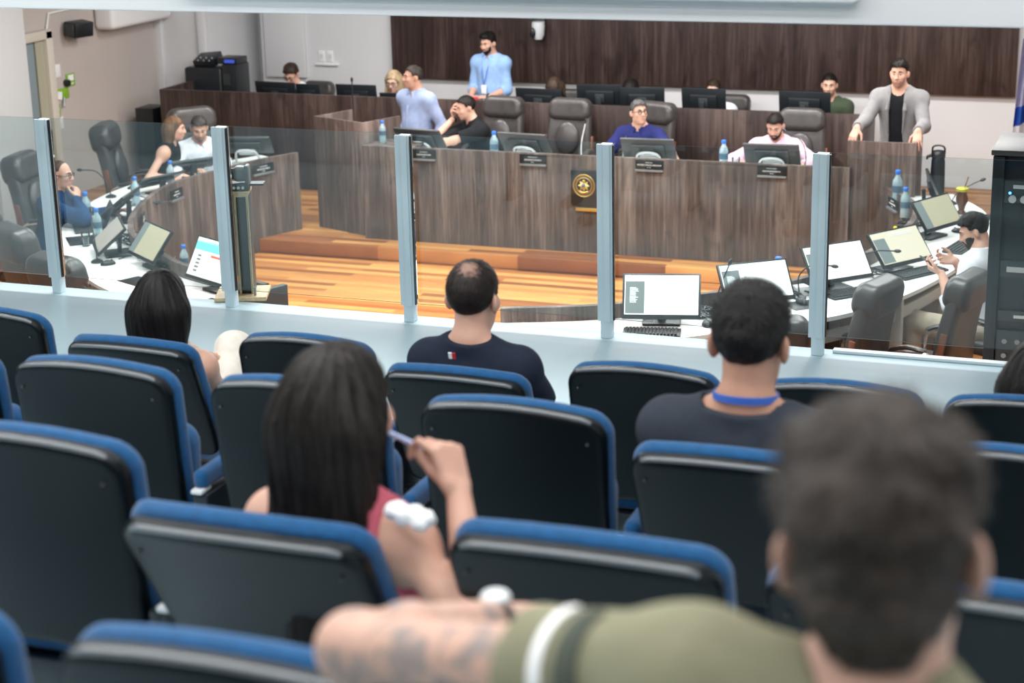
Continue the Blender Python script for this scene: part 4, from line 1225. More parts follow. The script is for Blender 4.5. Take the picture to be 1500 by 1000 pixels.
def grow_strands(hair_obj, whorl, n, length, w, m, long_=False, lift=0.35, seed=1, messy=0.35, bald=None):
    """fine locks growing along the hair surface, one part of the hair"""
    from mathutils.kdtree import KDTree
    me = hair_obj.data
    nv = len(me.vertices)
    co = np.empty(nv * 3, dtype=np.float32); me.vertices.foreach_get('co', co); co = co.reshape(-1, 3)
    no = np.empty(nv * 3, dtype=np.float32); me.vertices.foreach_get('normal', no); no = no.reshape(-1, 3)
    rg = np.random.default_rng(seed)
    ok = np.arange(nv) if bald is None else np.where(np.linalg.norm(co - V3(bald[0]), axis=1) > bald[1] * (0.5 + rg.random(nv)))[0]
    pick = rg.choice(ok, min(n, len(ok)), replace=False)
    P = co[pick].copy(); N_ = no[pick].copy()
    steps = 9 if long_ else 4
    if long_:
        kd = KDTree(nv)
        for i_, c_ in enumerate(co): kd.insert(c_, i_)
        kd.balance()
    wh = V3(whorl)
    low = co[:, 2].min()
    L = length * rg.uniform(0.6, 1.15, len(P)).astype(np.float32)
    if not long_:
        hz_ = np.clip((P[:, 2] - (whorl[2] - 0.17)) / 0.11, 0.25, 1.0)
        L *= hz_
        lift = lift * hz_[:, None]
    clump = smooth_noise(P, 60.0, seed)[:, None]
    jit = rg.normal(0, messy, P.shape).astype(np.float32) * (0.4 if long_ else 1.0)
    jit += 0.5 * messy * np.concatenate([np.sin(clump * 9), np.cos(clump * 7), np.sin(clump * 5 + 1)], 1)
    rows = []
    wid = np.array([1.0, 1.0, 0.85, 0.35] if not long_ else [0.7, 1, 1, 1, 1, 0.9, 0.8, 0.6, 0.3], dtype=np.float32) * w
    for k in range(steps):
        if long_:
            f = np.tile(np.array([0, 0, -1.0], dtype=np.float32), (len(P), 1)) + jit * 0.35
            rad = P - wh; rad[:, 2] = np.minimum(rad[:, 2], 0)
            near = np.clip(1 - np.linalg.norm(P - wh, axis=1) / 0.09, 0, 1)[:, None]
            f = f * (1 - near) + near * rad / (np.linalg.norm(rad, axis=1, keepdims=True) + 1e-6)
        else:
            f = P - wh
            f = f / (np.linalg.norm(f, axis=1, keepdims=True) + 1e-6) + jit
        t = f - N_ * (f * N_).sum(1, keepdims=True)
        t = t / (np.linalg.norm(t, axis=1, keepdims=True) + 1e-6)
        d = t + N_ * (lift * (1.0 if not long_ else 0.05) * (1 if k < 2 else 0.4))
        d = d / (np.linalg.norm(d, axis=1, keepdims=True) + 1e-6)
        s_ = np.cross(d, N_); s_ = s_ / (np.linalg.norm(s_, axis=1, keepdims=True) + 1e-6)
        rows.append((P - s_ * wid[k] * 0.5, P + s_ * wid[k] * 0.5))
        P = P + d * (L / (steps - 1))[:, None]
        if long_ and k < steps - 1:
            for i_ in range(len(P)):
                c_, j_, _d = kd.find(P[i_])
                N_[i_] = no[j_]
                if P[i_][2] > low + 0.01: P[i_] = 0.25 * P[i_] + 0.75 * (co[j_] + no[j_] * 0.0025)
    V = np.stack([np.stack(r, 1) for r in rows], 1)          # strand, step, side
    nS = V.shape[0]
    verts = V.reshape(-1, 3)
    base = (np.arange(nS) * steps * 2)[:, None]
    q = np.concatenate([base + np.array([[2 * k, 2 * k + 1, 2 * k + 3, 2 * k + 2]]) for k in range(steps - 1)], 1).reshape(-1, 4)
    m2 = bpy.data.meshes.new('hair_strands')
    m2.from_pydata(verts.tolist(), [], q.tolist())
    m2.update()
    return add_mesh('hair_strands', m2, m, hair_obj, True, 180)

def person(label, head, a, floor, group=None, s=1.0, lean=0, side=0, nod=0, turn=0, tilt=0, female=False, stand=False, fwd=0.035,
           sk='light', hair=None, top=None, legs=None, arms=None, knees=None, face=True, res=0.0075, hres=None, beard=None, brow=None, lips=None,
           glasses=False, belly=0.0, shrug=(0, 0), sw=None, width=1.0, eyes_shut=False, hsc=1.0):
    hs = s * hsc
    SKM = SK[sk]
    ra = R(a)
    Q = Matrix.Rotation(ra, 4, 'Z')
    u = Vector((math.sin(R(side)), math.sin(R(lean)), math.cos(R(lean)) * math.cos(R(side)))).normalized()
    Nk = u * 0.53 * s
    hoff = Vector((u.x * 0.06, u.y * 0.04 + fwd, 0.0)) + Vector((math.sin(R(tilt)) * 0.09, math.sin(R(nod)) * 0.05, (0.160 - 0.02 * math.sin(R(max(nod, 0)))) * (0.45 + 0.55 * hsc)))
    hl = Nk + hoff * s                       # head centre from the hip, local
    w = Q @ Vector((hl.x, hl.y, 0))
    hz = head[2] - floor - hl.z
    root = thing('person', label, 'person', (head[0] - w.x, head[1] - w.y, floor), ra, group)
    RI = Q.to_3x3().transposed()
    def loc(p): return RI @ (Vector(p) - Vector((head[0] - w.x, head[1] - w.y, floor)))
    hip = Vector((0, 0, hz))
    N = hip + Nk
    H = hip + hl
    HR = rotm(z=turn) @ rotm(x=-nod) @ rotm(y=tilt)
    H3 = HR.to_3x3()
    def hp(x, y, z): return H + H3 @ (Vector((x, y, z)) * hs)
    fr = unit(Vector((0, 1, 0)) - u * u.y)
    rt = fr.cross(u).normalized()
    shw = (sw or (0.146 if female else 0.166)) * s
    S_ = SDF()
    # torso
    TB = Matrix((rt, fr, u)).transposed().to_4x4()
    bw = (0.9 if female else 1.0) * width
    S_.ell(hip + u * 0.03 * s, (0.165 * s, 0.120 * s, 0.115 * s), TB, 0.06 * s, 'pelvis')
    S_.ell(hip + u * 0.19 * s + fr * (0.012 + belly * 0.4) * s, (0.143 * bw * s, (0.108 + belly) * s, 0.150 * s), TB, 0.07 * s, 'torso')
    S_.ell(hip + u * 0.365 * s + fr * 0.005 * s, (0.160 * bw * s, 0.112 * s, 0.165 * s), TB, 0.07 * s, 'torso')
    if female:
        for sx in (-1, 1): S_.ell(hip + u * 0.33 * s + fr * 0.085 * s + rt * sx * 0.07 * s, (0.062 * s, 0.055 * s, 0.06 * s), TB, 0.05 * s, 'torso')
    sh = {}
    for nm, sx, lift in (('L', -1, shrug[0]), ('R', 1, shrug[1])):
        P = N - u * (0.065 - lift) * s + rt * sx * shw
        sh[nm] = P
        S_.cap(N - u * 0.075 * s + rt * sx * 0.06 * s, P, 0.078 * s * (0.9 if female else 1), 0.058 * s * (0.9 if female else 1), 0.06 * s, 'torso')
        S_.cap(N + u * 0.035 * s + rt * sx * 0.025 * s - fr * 0.01 * s, P - rt * sx * 0.04 * s + u * 0.015 * s, 0.036 * s, 0.036 * s, 0.05 * s, 'trap')
    nr = (0.046 if female else 0.056) * s
    S_.cap(N - u * 0.02 * s, hp(0, -0.018, -0.055), nr * 1.05, nr, 0.035 * s, 'neck')
    # head
    S_.ell(hp(0, -0.010, 0.036), (0.076 * hs, 0.098 * hs, 0.089 * hs), HR, 0.02 * hs, 'cranium')
    S_.ell(hp(0, 0.030, -0.028), (0.062 * hs, 0.070 * hs, 0.083 * hs), HR, 0.03 * hs, 'face')
    S_.ell(hp(0, 0.034, -0.074), (0.049 * hs, 0.050 * hs, 0.040 * hs), HR, 0.03 * hs, 'face')
    S_.ell(hp(0, 0.074, -0.101), (0.021 * hs, 0.018 * hs, 0.016 * hs), HR, 0.025 * hs, 'face')
    for sx in (-1, 1):
        S_.ell(hp(sx * 0.040, 0.066, -0.020), (0.024 * hs, 0.026 * hs, 0.024 * hs), HR, 0.025 * hs, 'face')
        S_.cap(hp(sx * 0.010, 0.094, 0.031), hp(sx * 0.045, 0.078, 0.030), 0.0085 * hs, 0.0075 * hs, 0.015 * hs, 'face')
        S_.ell(hp(sx * 0.0825, -0.014, -0.006), (0.0105 * hs, 0.021 * hs, 0.033 * hs), HR @ rotm(z=sx * 28, x=8), 0.008 * hs, 'ear')
    S_.cap(hp(0, 0.096, 0.020), hp(0, 0.116, -0.024), 0.0085 * hs, 0.0125 * hs, 0.014 * hs, 'face')
    for sx in (-1, 1): S_.ell(hp(sx * 0.013, 0.102, -0.030), (0.010 * hs, 0.011 * hs, 0.008 * hs), HR, 0.010 * hs, 'face')
    S_.ell(hp(0, 0.092, -0.060), (0.026 * hs, 0.014 * hs, 0.014 * hs), HR, 0.015 * hs, 'face')
    ec = [V3(hp(sx * 0.032, 0.108, 0.010)) for sx in (-1, 1)]
    def sockets(p, d):
        for c in ec:
            q = 0.0185 * hs - np.linalg.norm(p - c, axis=-1)
            h = np.maximum(0.012 * hs - np.abs(d - q), 0) / (0.012 * hs)
            d = np.maximum(d, q) + h * h * 0.003 * hs
        return d
    S_.op(sockets)
    # arms
    A = arms or {}
    al = {}
    for nm, sx in (('L', -1), ('R', 1)):
        ar = A.get(nm, {})
        wt = ar.get('w')
        if wt is None:
            W = sh[nm] + Vector((sx * 0.05, 0.06, -0.53)) * s if stand else hip + Vector((sx * 0.16, 0.30, 0.06)) * s
        elif wt[0] == 'w': W = loc(wt[1:])
        elif wt[0] == 'h': W = H + Vector(wt[1:]) * s
        else: W = hip + Vector(wt[1:]) * s
        l1, l2 = ar.get('l', (0.285 * s, 0.255 * s))
        if ar.get('e') is not None:
            E = loc(ar['e'])
        else:
            E, W = elbow(sh[nm], W, l1, l2, ar.get('pole', (sx * 0.5, -0.6, -0.6)))
        ff = 0.86 if female else 1.0
        S_.cap(sh[nm], E, 0.047 * s * ff, 0.039 * s * ff, 0.04 * s, 'uarm' + nm)
        S_.ell(sh[nm] - u * 0.01 * s, (0.049 * s * ff, 0.054 * s * ff, 0.056 * s * ff), TB, 0.05 * s, 'delt')
        m = E + (W - E) * 0.35
        S_.cap(E, m, 0.039 * s * ff, 0.040 * s * ff, 0.03 * s, 'farm' + nm)
        S_.cap(m, W, 0.040 * s * ff, 0.026 * s * ff, 0.02 * s, 'farm' + nm)
        d = ar.get('d') or (W - E)
        n = ar.get('n') or (0, 0, -1)
        if ar.get('world'):
            d = RI @ Vector(d); n = RI @ Vector(n)
        if not ar.get('nohand'):
            hand(S_, W, d, n, sx, s * (0.92 if female else 1.0), ar.get('curl', (0.35, 0.4, 0.42, 0.45)), ar.get('thumb'))
        al[nm] = (sh[nm], E, W)
    # legs
    lg = {}
    for nm, sx in (('L', -1), ('R', 1)):
        hj = hip + Vector((sx * 0.09, 0.0, -0.02)) * s
        kn = (knees or {}).get(nm)
        if stand:
            K = Vector((sx * 0.10 * s, 0.03, hz * 0.52)); F = Vector((sx * 0.11 * s, 0.0, 0.085))
        elif kn is not None:
            K = loc(kn[0]); F = loc(kn[1])
        else:
            K = Vector((sx * 0.12 * s, 0.42 * s, max(hz - 0.02, 0.40))); F = Vector((sx * 0.12 * s, 0.40 * s, 0.085))
        S_.cap(hj, K, 0.088 * s, 0.060 * s, 0.05 * s, 'leg' + nm)
        S_.cap(K, K + (F - K) * 0.35, 0.058 * s, 0.056 * s, 0.03 * s, 'leg' + nm)
        S_.cap(K + (F - K) * 0.35, F, 0.056 * s, 0.036 * s, 0.03 * s, 'leg' + nm)
        S_.cap(F + Vector((0, -0.03, -0.045)), F + Vector((0, 0.15, -0.05)), 0.035 * s, 0.030 * s, 0.03 * s, 'foot')
        lg[nm] = (hj, K, F)
    tm = top
    body = S_.build('body', SKM, root, res)
    # ---- garments
    if tm:
        t = tm.get('t', 0.012) * s
        G_ = SDF()
        G_.inflate_from(S_, ('pelvis', 'torso'), t)
        G_.inflate_from(S_, ('trap',), t * 0.8)
        sl = tm.get('sleeve', 'long')
        if sl != 'none': G_.inflate_from(S_, ('delt',), t)
        for nm in ('L', 'R'):
            Sp, E, W = al[nm]
            ff = 0.86 if female else 1.0
            if sl == 'long':
                G_.cap(Sp, E, 0.047 * s * ff + t, 0.041 * s * ff + t, 0.04 * s)
                G_.cap(E, W - (W - E).normalized() * 0.012 * s, 0.043 * s * ff + t, 0.030 * s * ff + t, 0.025 * s, flat=True)
            elif sl == 'rolled':
                G_.cap(Sp, E, 0.048 * s * ff + t, 0.042 * s * ff + t, 0.04 * s)
                G_.cap(E, E + (W - E) * 0.30, 0.045 * s * ff + t, 0.044 * s * ff + t, 0.02 * s, flat=True)
            elif sl == 'short':
                f = tm.get('cuff', 0.72)
                G_.cap(Sp, Sp + (E - Sp) * f, 0.052 * s * ff + t, 0.050 * s * ff + t * 1.3, 0.03 * s, flat=True)
        hem = hip - u * tm.get('hem', 0.07) * s
        G_.cut(hem, -u)
        na, nb = V3(N - u * 0.05 * s + fr * tm.get('scoop', 0.012) * s), V3(hp(0, -0.012, -0.055))
        nab = nb - na
        rr = nr + tm.get('neck', 0.006) * s
        top_cut = V3(N + u * tm.get('rise', 0.042) * s)
        uv = V3(u)
        def neckhole(p, d):
            tt = np.clip(((p - na) @ nab) / float(nab @ nab), 0.25, 1)
            dd = np.linalg.norm(p - na - tt[..., None] * nab, axis=-1) - rr
            ax = np.linalg.norm(p - na - np.clip(((p - na) @ nab) / float(nab @ nab), -1, 2)[..., None] * nab, axis=-1)
            return np.maximum(np.maximum(d, -dd), np.minimum((p - top_cut) @ uv, 0.105 * s - ax))
        G_.op(neckhole)
        if sl == 'none':
            for nm, sx in (('L', -1), ('R', 1)):
                G_.cut(sh[nm] - rt * sx * 0.012 * s, rt * sx + u * 0.25)
        if tm.get('open'):
            c0 = V3(hip); r_, f_, u_ = V3(rt), V3(fr), V3(u)
            def opening(p, d):
                q = p - c0
                x = np.abs(q @ r_); y = q @ f_; z = (q @ u_) / s
                wv = np.interp(z, [-0.2, 0.05, 0.25, 0.42, 0.56], [0.085, 0.062, 0.058, 0.062, 0.050]) * s
                return np.maximum(d, np.minimum(wv - x, y - 0.01))
            G_.op(opening)
        amp = tm.get('wr', 0.0025) * s
        wf = tm.get('wf', 32)
        G_.op(lambda p, d: d + amp * (smooth_noise(p, wf, 1.3) + 0.8 * smooth_noise(p * np.array([1.0, 1.0, 0.45], dtype=np.float32), wf * 0.55, 2.2)))
        if tm.get('collar'):
            G2 = SDF()
            c = N + u * 0.030 * s
            for ang in range(-150, 151, 15):
                v0 = rt * math.sin(R(ang)) - fr * math.cos(R(ang))
                p0 = c + v0 * (nr + 0.015 * s) - u * 0.020 * s * (1.5 if abs(ang) > 100 else 1)
                G2.cap(p0 - u * 0.012 * s + fr * 0.014 * s, p0 + u * 0.026 * s, 0.010 * s, 0.0075 * s, 0.010 * s)
            for sx in (-1, 1):
                q = c + fr * (nr + 0.022 * s) + rt * sx * 0.024 * s - u * 0.022 * s
                G2.cap(q, q - u * 0.050 * s + rt * sx * 0.022 * s + fr * 0.020 * s, 0.014 * s, 0.008 * s, 0.012 * s)
        garment = G_.build(tm.get('name', 'shirt'), tm['m'], root, tm.get('res', res))
        if tm.get('collar'):
            G2.build('collar', tm.get('collar_m', tm['m']), garment, min(res, 0.006))
            pk = MB()
            pk.tube([N + fr * 0.080 * s - u * 0.03 * s, hip + u * 0.40 * s + fr * 0.133 * s, hip + u * 0.22 * s + fr * (0.138 + belly * 1.3) * s, hip + u * 0.04 * s + fr * (0.136 + belly) * s], 0.016 * s, 8, squash=(1.0, 0.35))
            pk.build('placket', tm['m'], garment)
        if tm.get('inner'):
            I_ = SDF(); I_.inflate_from(S_, ('pelvis', 'torso'), 0.006 * s); I_.inflate_from(S_, ('trap',), 0.004)
            I_.op(neckhole); I_.cut(hem, -u)
            I_.build('inner_shirt', tm['inner'], root, res)
        if tm.get('lapel'):
            L_ = SDF()
            for sx in (-1, 1):
                P0 = N + u * 0.02 * s + rt * sx * 0.062 * s + fr * 0.035 * s
                P1 = hip + u * 0.40 * s + rt * sx * 0.075 * s + fr * 0.132 * s
                P2 = hip + u * 0.20 * s + rt * sx * 0.062 * s + fr * 0.148 * s
                L_.cap(P0, P1, 0.013 * s, 0.018 * s, 0.01 * s); L_.cap(P1, P2, 0.016 * s, 0.006 * s, 0.01 * s)
            L_.build('lapel', tm['lapel'], garment, 0.0065)
    if legs:
        T_ = SDF()
        T_.inflate_from(S_, ('pelvis',), 0.008 * s)
        for nm in ('L', 'R'):
            hj, K, F = lg[nm]
            T_.cap(hj, K, 0.100 * s, 0.074 * s, 0.05 * s); T_.cap(K, F, 0.074 * s, 0.058 * s, 0.03 * s, flat=True)
        wc, wu, hc_ = V3(hip + u * 0.10 * s), V3(u), V3(hip)
        T_.op(lambda p, d: np.maximum(d, np.minimum((p - wc) @ wu, 0.24 * s - np.linalg.norm(p - hc_, axis=-1))))
        T_.op(lambda p, d: d + 0.002 * smooth_noise(p, 26, 0.4))
        T_.build('trousers', legs, root, max(res, 0.008))
        for nm in ('L', 'R'):
            F = lg[nm][2]
            Sh = SDF(); Sh.cap(F + Vector((0, -0.035, -0.042)), F + Vector((0, 0.16, -0.050)), 0.043 * s, 0.036 * s); Sh.cut(F + Vector((0, 0, -0.085)), (0, 0, -1))
            Sh.build('shoe', BLACKP, root, 0.011)
    # ---- hair
    if hair:
        hres = hres or res
        hm = hair['m']
        Hc, HA = V3(H), np.array(H3, dtype=np.float32)
        X = SDF()
        th = hair.get('t', 0.012) * hs
        st = hair.get('style', 'short')
        X.ell(hp(0, -0.012, 0.040 + hair.get('up', 0.0)), (0.076 * hs + th, 0.098 * hs + th, 0.089 * hs + th * 1.15), HR, 0.02 * hs)
        if hair.get('vol') is not None: X.ell(hp(0, 0.006, 0.070 + hair['vol']), (0.070 * hs, 0.090 * hs, 0.062 * hs), HR, 0.035 * hs)
        if hair.get('nape'): X.cap(hp(0, -0.045, -0.03), hp(0, -0.040, -hair['nape']), 0.066 * hs, 0.054 * hs, 0.03 * hs)
        if st == 'quiff': X.ell(hp(0, 0.055, 0.110), (0.058 * hs, 0.042 * hs, 0.032 * hs), HR, 0.03 * hs)
        if st == 'long':
            L = hair.get('len', 0.30)
            wd = hair.get('w', 0.098)
            X.ell(hp(0, -0.045, -0.03), (wd * hs, 0.082 * hs, 0.11 * hs), HR, 0.05 * hs)
            for sx in (-1, 0, 1):
                a0 = hp(sx * 0.062, -0.050 - 0.02 * (sx == 0), -0.02)
                dn = Vector((0, -0.18 if lean < 0 else -0.12, -1)).normalized()
                X.cap(a0, a0 + dn * (L - (0.03 if sx else 0)) * hs + Vector((sx * 0.012, 0, 0)), 0.046 * hs, 0.032 * hs, 0.07 * hs)
            if hair.get('front'):
                for sx in (-1, 1):
                    a0 = hp(sx * 0.076, 0.022, 0.02); a1 = hp(sx * 0.088, 0.030, -0.12)
                    X.cap(a0, a1, 0.022 * hs, 0.026 * hs, 0.05 * hs)
                    X.cap(a1, a1 + Vector((0, 0.01, -max(L - 0.2, 0.02))) * hs, 0.026 * hs, 0.018 * hs, 0.04 * hs)
        line = hair.get('line') or ([(-0.12, -0.075), (-0.07, -0.070), (-0.035, -0.030), (-0.012, 0.028), (0.022, 0.014), (0.034, 0.055), (0.060, 0.076), (0.11, 0.084)])
        ly = [q[0] for q in line]; lz = [q[1] for q in line]
        longh = st == 'long'
        def trim(p, d):
            q = (p - Hc) @ HA / hs
            x, y, z = q[..., 0], q[..., 1], q[..., 2]
            if longh:
                zz = np.interp(y, [-0.2, 0.0, 0.02, 0.045, 0.07, 0.12], [-2, -2, -0.6 if hair.get('front') else -0.02, 0.02, 0.066, 0.075])
                fc = 1 - np.sqrt((x / 0.066) ** 2 + ((y - 0.10) / 0.085) ** 2 + ((z + 0.022) / 0.10) ** 2)   # face opening
                return np.maximum(np.maximum(d, (zz - z) * 0.6 * hs), fc * 0.06 * hs)
            zz = np.interp(y, ly, lz)
            b = (zz - z) * 0.65 * hs
            kk = hair.get('taper', 0.022) * hs
            h = np.maximum(kk - np.abs(d - b), 0) / kk
            return np.maximum(d, b) + h * h * kk * 0.25
        X.op(trim)
        am, fq, sd = hair.get('amp', 0.0025) * hs, hair.get('freq', 90), hair.get('seed', 0.7)
        if longh:
            def strands(p, d):
                q = (p - Hc) @ HA / hs
                an = np.arctan2(q[..., 0], -q[..., 1] - 0.01)
                zz = q[..., 2]
                wv = np.sin(an * 17 + 2.5 * np.sin(zz * 11 + sd) + hair.get('wave', 0) * np.sin(zz * 26)) + 0.6 * np.sin(an * 41 + 3 * np.sin(zz * 7 + 1))
                return d + am * wv
            X.op(strands)
        else:
            X.op(lambda p, d: d + am * smooth_noise(p, fq, sd) + am * 0.6 * smooth_noise(p, fq * 2.1, sd + 1))
        ho = X.build('hair', hm, root, hres)
        sc_ = hair.get('strands', (1100, 0.026 if not longh else 0.10, 0.0032))
        if sc_ and sc_[0]:
            grow_strands(ho, hp(0.008, -0.062, 0.125), sc_[0], sc_[1] * hs, sc_[2], hm, longh, hair.get('lift', 0.28), int(1 + abs(head[0]) * 100), hair.get('messy', 0.3), (hp(*hair['bald'][0]), hair['bald'][1]) if hair.get('bald') else None)
    # ---- face parts
    if face:
        for sx in (-1, 1):
            e = MB().ell(hp(sx * 0.032, 0.0825, 0.0105), (0.0125 * hs, 0.0105 * hs, (0.0045 if eyes_shut else 0.0055) * hs), HR, 12, 8).build('eye', EYEW if not eyes_shut else SKM, root)
            MB().ell(hp(sx * 0.032, 0.0905, 0.0100), (0.0058 * hs, 0.0045 * hs, (0.002 if eyes_shut else 0.0058) * hs), HR, 10, 6).build('iris', IRIS, e)
            b = [hp(sx * 0.014, 0.1015, 0.034), hp(sx * 0.030, 0.0975, 0.039), hp(sx * 0.049, 0.0815, 0.034)]
            MB().tube(b, [0.0048 * hs, 0.0054 * hs, 0.0030 * hs], 6).build('eyebrow', brow or (hair['m'] if hair else H_DARK), root)
        MB().tube([hp(-0.024, 0.092, -0.0585), hp(-0.010, 0.1045, -0.0565), hp(0.0, 0.1060, -0.058), hp(0.010, 0.1045, -0.0565), hp(0.024, 0.092, -0.0585)], [0.003 * hs, 0.0062 * hs, 0.0058 * hs, 0.0062 * hs, 0.003 * hs], 8).build('lips', lips or LIPS, root)
        if glasses:
            g = MB()
            for sx in (-1, 1):
                g.torus(hp(sx * 0.033, 0.106, 0.008), 0.0215 * hs, 0.0034 * hs, HR @ rotm(x=90), 20, 6)
                g.tube([hp(sx * 0.054, 0.103, 0.012), hp(sx * 0.080, 0.06, 0.012), hp(sx * 0.084, -0.005, 0.012)], 0.0034 * hs, 6)
            g.tube([hp(-0.012, 0.108, 0.012), hp(0, 0.111, 0.014), hp(0.012, 0.108, 0.012)], 0.0034 * hs, 6)
            g.build('glasses', GLF, root)
    if beard:
        B_ = SDF()
        B_.inflate_from(S_, ('face',), beard.get('t', 0.0045) * hs)
        Hc, HA = V3(H), np.array(H3, dtype=np.float32)
        def bt(p, d):
            q = (p - Hc) @ HA / hs
            x, y, z = np.abs(q[..., 0]), q[..., 1], q[..., 2]
            up = np.interp(x, [0.0, 0.010, 0.026, 0.034, 0.050, 0.066, 0.08], [-0.040, -0.041, -0.046, -0.060, -0.050, -0.012, 0.0])
            m1 = (z - up) * 0.8
            mouth = 1 - np.sqrt((x / 0.023) ** 2 + ((z + 0.060) / 0.0085) ** 2)
            return np.maximum(np.maximum(d, m1 * hs), np.maximum(mouth * 0.008 * hs, (0.005 - y) * hs))
        B_.op(bt)
        B_.op(lambda p, d: d + 0.0012 * smooth_noise(p, 240, 0.3))
        B_.build('beard', beard['m'], root, min(res, 0.006))
    root_info = dict(H=H, HR=HR, N=N, hip=hip, u=u, fr=fr, rt=rt, al=al, sh=sh, hp=hp, s=s, root=root, loc=loc, nr=nr)
    return root_info
# ---- the audience (seen from behind)
GA = 'people sitting in the gallery seats'
NAVY = cloth('navy_cotton', (0.016, 0.022, 0.038)); CHAR = cloth('charcoal_cotton', (0.034, 0.041, 0.054))
CREAMC = cloth('cream_cotton', (0.72, 0.62, 0.54)); CREAMT = cloth('cream_trousers', (0.80, 0.745, 0.66)); DENIM = cloth('dark_trousers', (0.02, 0.022, 0.028))
person('woman with long straight black hair in the front row', (-3.415, 5.46, 0.90), 4, 0.0, GA, s=0.98, lean=-14, female=True, turn=4, face=True, sk='light', res=0.006,
       hair=dict(m=H_BLACK, style='long', len=0.36, w=0.100, t=0.011, amp=0.0016, strands=(3500, 0.16, 0.0022)), top=dict(m=CREAMC, sleeve='none', name='blouse'), legs=CREAMT,
       knees={'R': ((-3.43, 5.98, 0.580), (-3.60, 6.22, 0.25)), 'L': ((-3.58, 5.95, 0.46), (-3.58, 5.95, 0.085))},
       arms={'R': dict(w=('w', -3.44, 5.72, 0.50), e=(-3.25, 5.57, 0.53), d=(-0.8, 0.5, 0.0), n=(0, 0, -1), world=True), 'L': dict(w=('w', -3.55, 5.75, 0.56))})
HF = mat('thinning_dark_hair', (0.016, 0.0105, 0.008), 0.5, spec=0.28, var=0.45, scale=40, bump=0.3, bscale=260)
pF = person('man with a balding crown in a dark navy shirt in the front row', (-2.174, 5.40, 1.03), -3, 0.0, GA, lean=-13, sk='light', res=0.006, nod=4,
       hair=dict(m=HF, t=0.008, amp=0.0012, freq=140, strands=(3200, 0.022, 0.0016), lift=0.15, messy=0.25, bald=((0.010, -0.080, 0.128), 0.046), line=[(-0.12, -0.070), (-0.07, -0.066), (-0.03, -0.03), (-0.012, 0.026), (0.022, 0.012), (0.032, 0.045), (0.06, 0.075), (0.11, 0.08)]),
       top=dict(m=NAVY, sleeve='short', name='shirt', wr=0.0035, wf=22), legs=DENIM)
# scalp showing through the thin hair of the crown: a spot with a broken edge
nt = HF.node_tree; bs = nt.nodes['Principled BSDF']; src = bs.inputs['Base Color'].links[0].from_socket
tc = nt.nodes.new('ShaderNodeTexCoord'); vm = nt.nodes.new('ShaderNodeVectorMath'); vm.operation = 'DISTANCE'
vm.inputs[1].default_value = tuple(pF['hp'](0.012, -0.072, 0.128))
nz = nt.nodes.new('ShaderNodeTexNoise'); nz.inputs['Scale'].default_value = 70; nz.inputs['Detail'].default_value = 3
ma = nt.nodes.new('ShaderNodeMath'); ma.operation = 'MULTIPLY_ADD'; ma.inputs[1].default_value = 0.050
mr = nt.nodes.new('ShaderNodeMapRange'); mr.inputs[1].default_value = 0.072; mr.inputs[2].default_value = 0.040; mr.inputs[3].default_value = 0.0; mr.inputs[4].default_value = 0.85
mxx = nt.nodes.new('ShaderNodeMix'); mxx.data_type = 'RGBA'; mxx.inputs[7].default_value = (0.36, 0.215, 0.165, 1)
nt.links.new(tc.outputs['Object'], vm.inputs[0]); nt.links.new(tc.outputs['Object'], nz.inputs['Vector']); nt.links.new(nz.outputs['Fac'], ma.inputs[0]); nt.links.new(vm.outputs['Value'], ma.inputs[2])
nt.links.new(ma.outputs[0], mr.inputs[0]); nt.links.new(mr.outputs[0], mxx.inputs[0]); nt.links.new(src, mxx.inputs[6]); nt.links.new(mxx.outputs[2], bs.inputs['Base Color'])
i = pF
def cloth_patch(info, name, cols, c, w, h):
    """small sewn tag lying on the shirt below the neck"""
    for k, m in enumerate(cols):
        p = c + info['rt'] * (k - (len(cols) - 1) / 2) * w
        MB().box(tuple(p), (w, 0.004, h), Matrix((info['rt'], info['fr'], info['u'])).transposed().to_4x4()).build(name, m, info['root'], False)
cloth_patch(i, 'neck_tag', [PAPER, mat('tag_red', (0.5, 0.03, 0.04), 0.6)], i['N'] - i['fr'] * 0.078 + i['u'] * 0.008 - i['rt'] * 0.035, 0.013, 0.022)
pL = person('man with short dark hair and a blue lanyard in the second row', (-0.934, 4.10, 1.352), -2, 0.29, GA, s=1.06, lean=-12, sk='tan', res=0.006, nod=6,
       hair=dict(m=hairm('short_black_hair', (0.012, 0.0105, 0.010)), t=0.008, up=0.004, vol=0.002, amp=0.0028, freq=85, strands=(5000, 0.022, 0.0014), lift=0.45, messy=0.6, line=[(-0.12, -0.082), (-0.07, -0.078), (-0.035, -0.05), (-0.012, 0.02), (0.022, 0.005), (0.032, 0.045), (0.06, 0.066), (0.11, 0.072)]),
       top=dict(m=CHAR, sleeve='short', name='shirt', wr=0.0055, wf=17, scoop=0.0, neck=0.010, rise=0.028), legs=DENIM, sw=0.185)
i = pL
def ribbon_round_neck(info, m, r=0.072, wdt=0.010, lift=0.052):
    mb = MB(); rings = []
    for k in range(25):
        a = -2.5 + 5.0 * k / 24
        v = info['rt'] * math.sin(a) - info['fr'] * math.cos(a)
        c = info['N'] + info['u'] * (lift - 0.055 * (1 - math.cos(a)) * 0.5) * info['s'] + info['fr'] * 0.010
        rings.append([c + v * r + info['u'] * wdt, c + v * (r + 0.003) + info['u'] * wdt, c + v * (r + 0.006) - info['u'] * wdt, c + v * (r + 0.002) - info['u'] * wdt])
    mb.loft(rings)
    return mb.build('lanyard', m, info['root'])
LANY = mat('lanyard_blue', (0.045, 0.13, 0.50), 0.6)
ribbon_round_neck(i, LANY, 0.072 * 1.06, 0.009, 0.070)

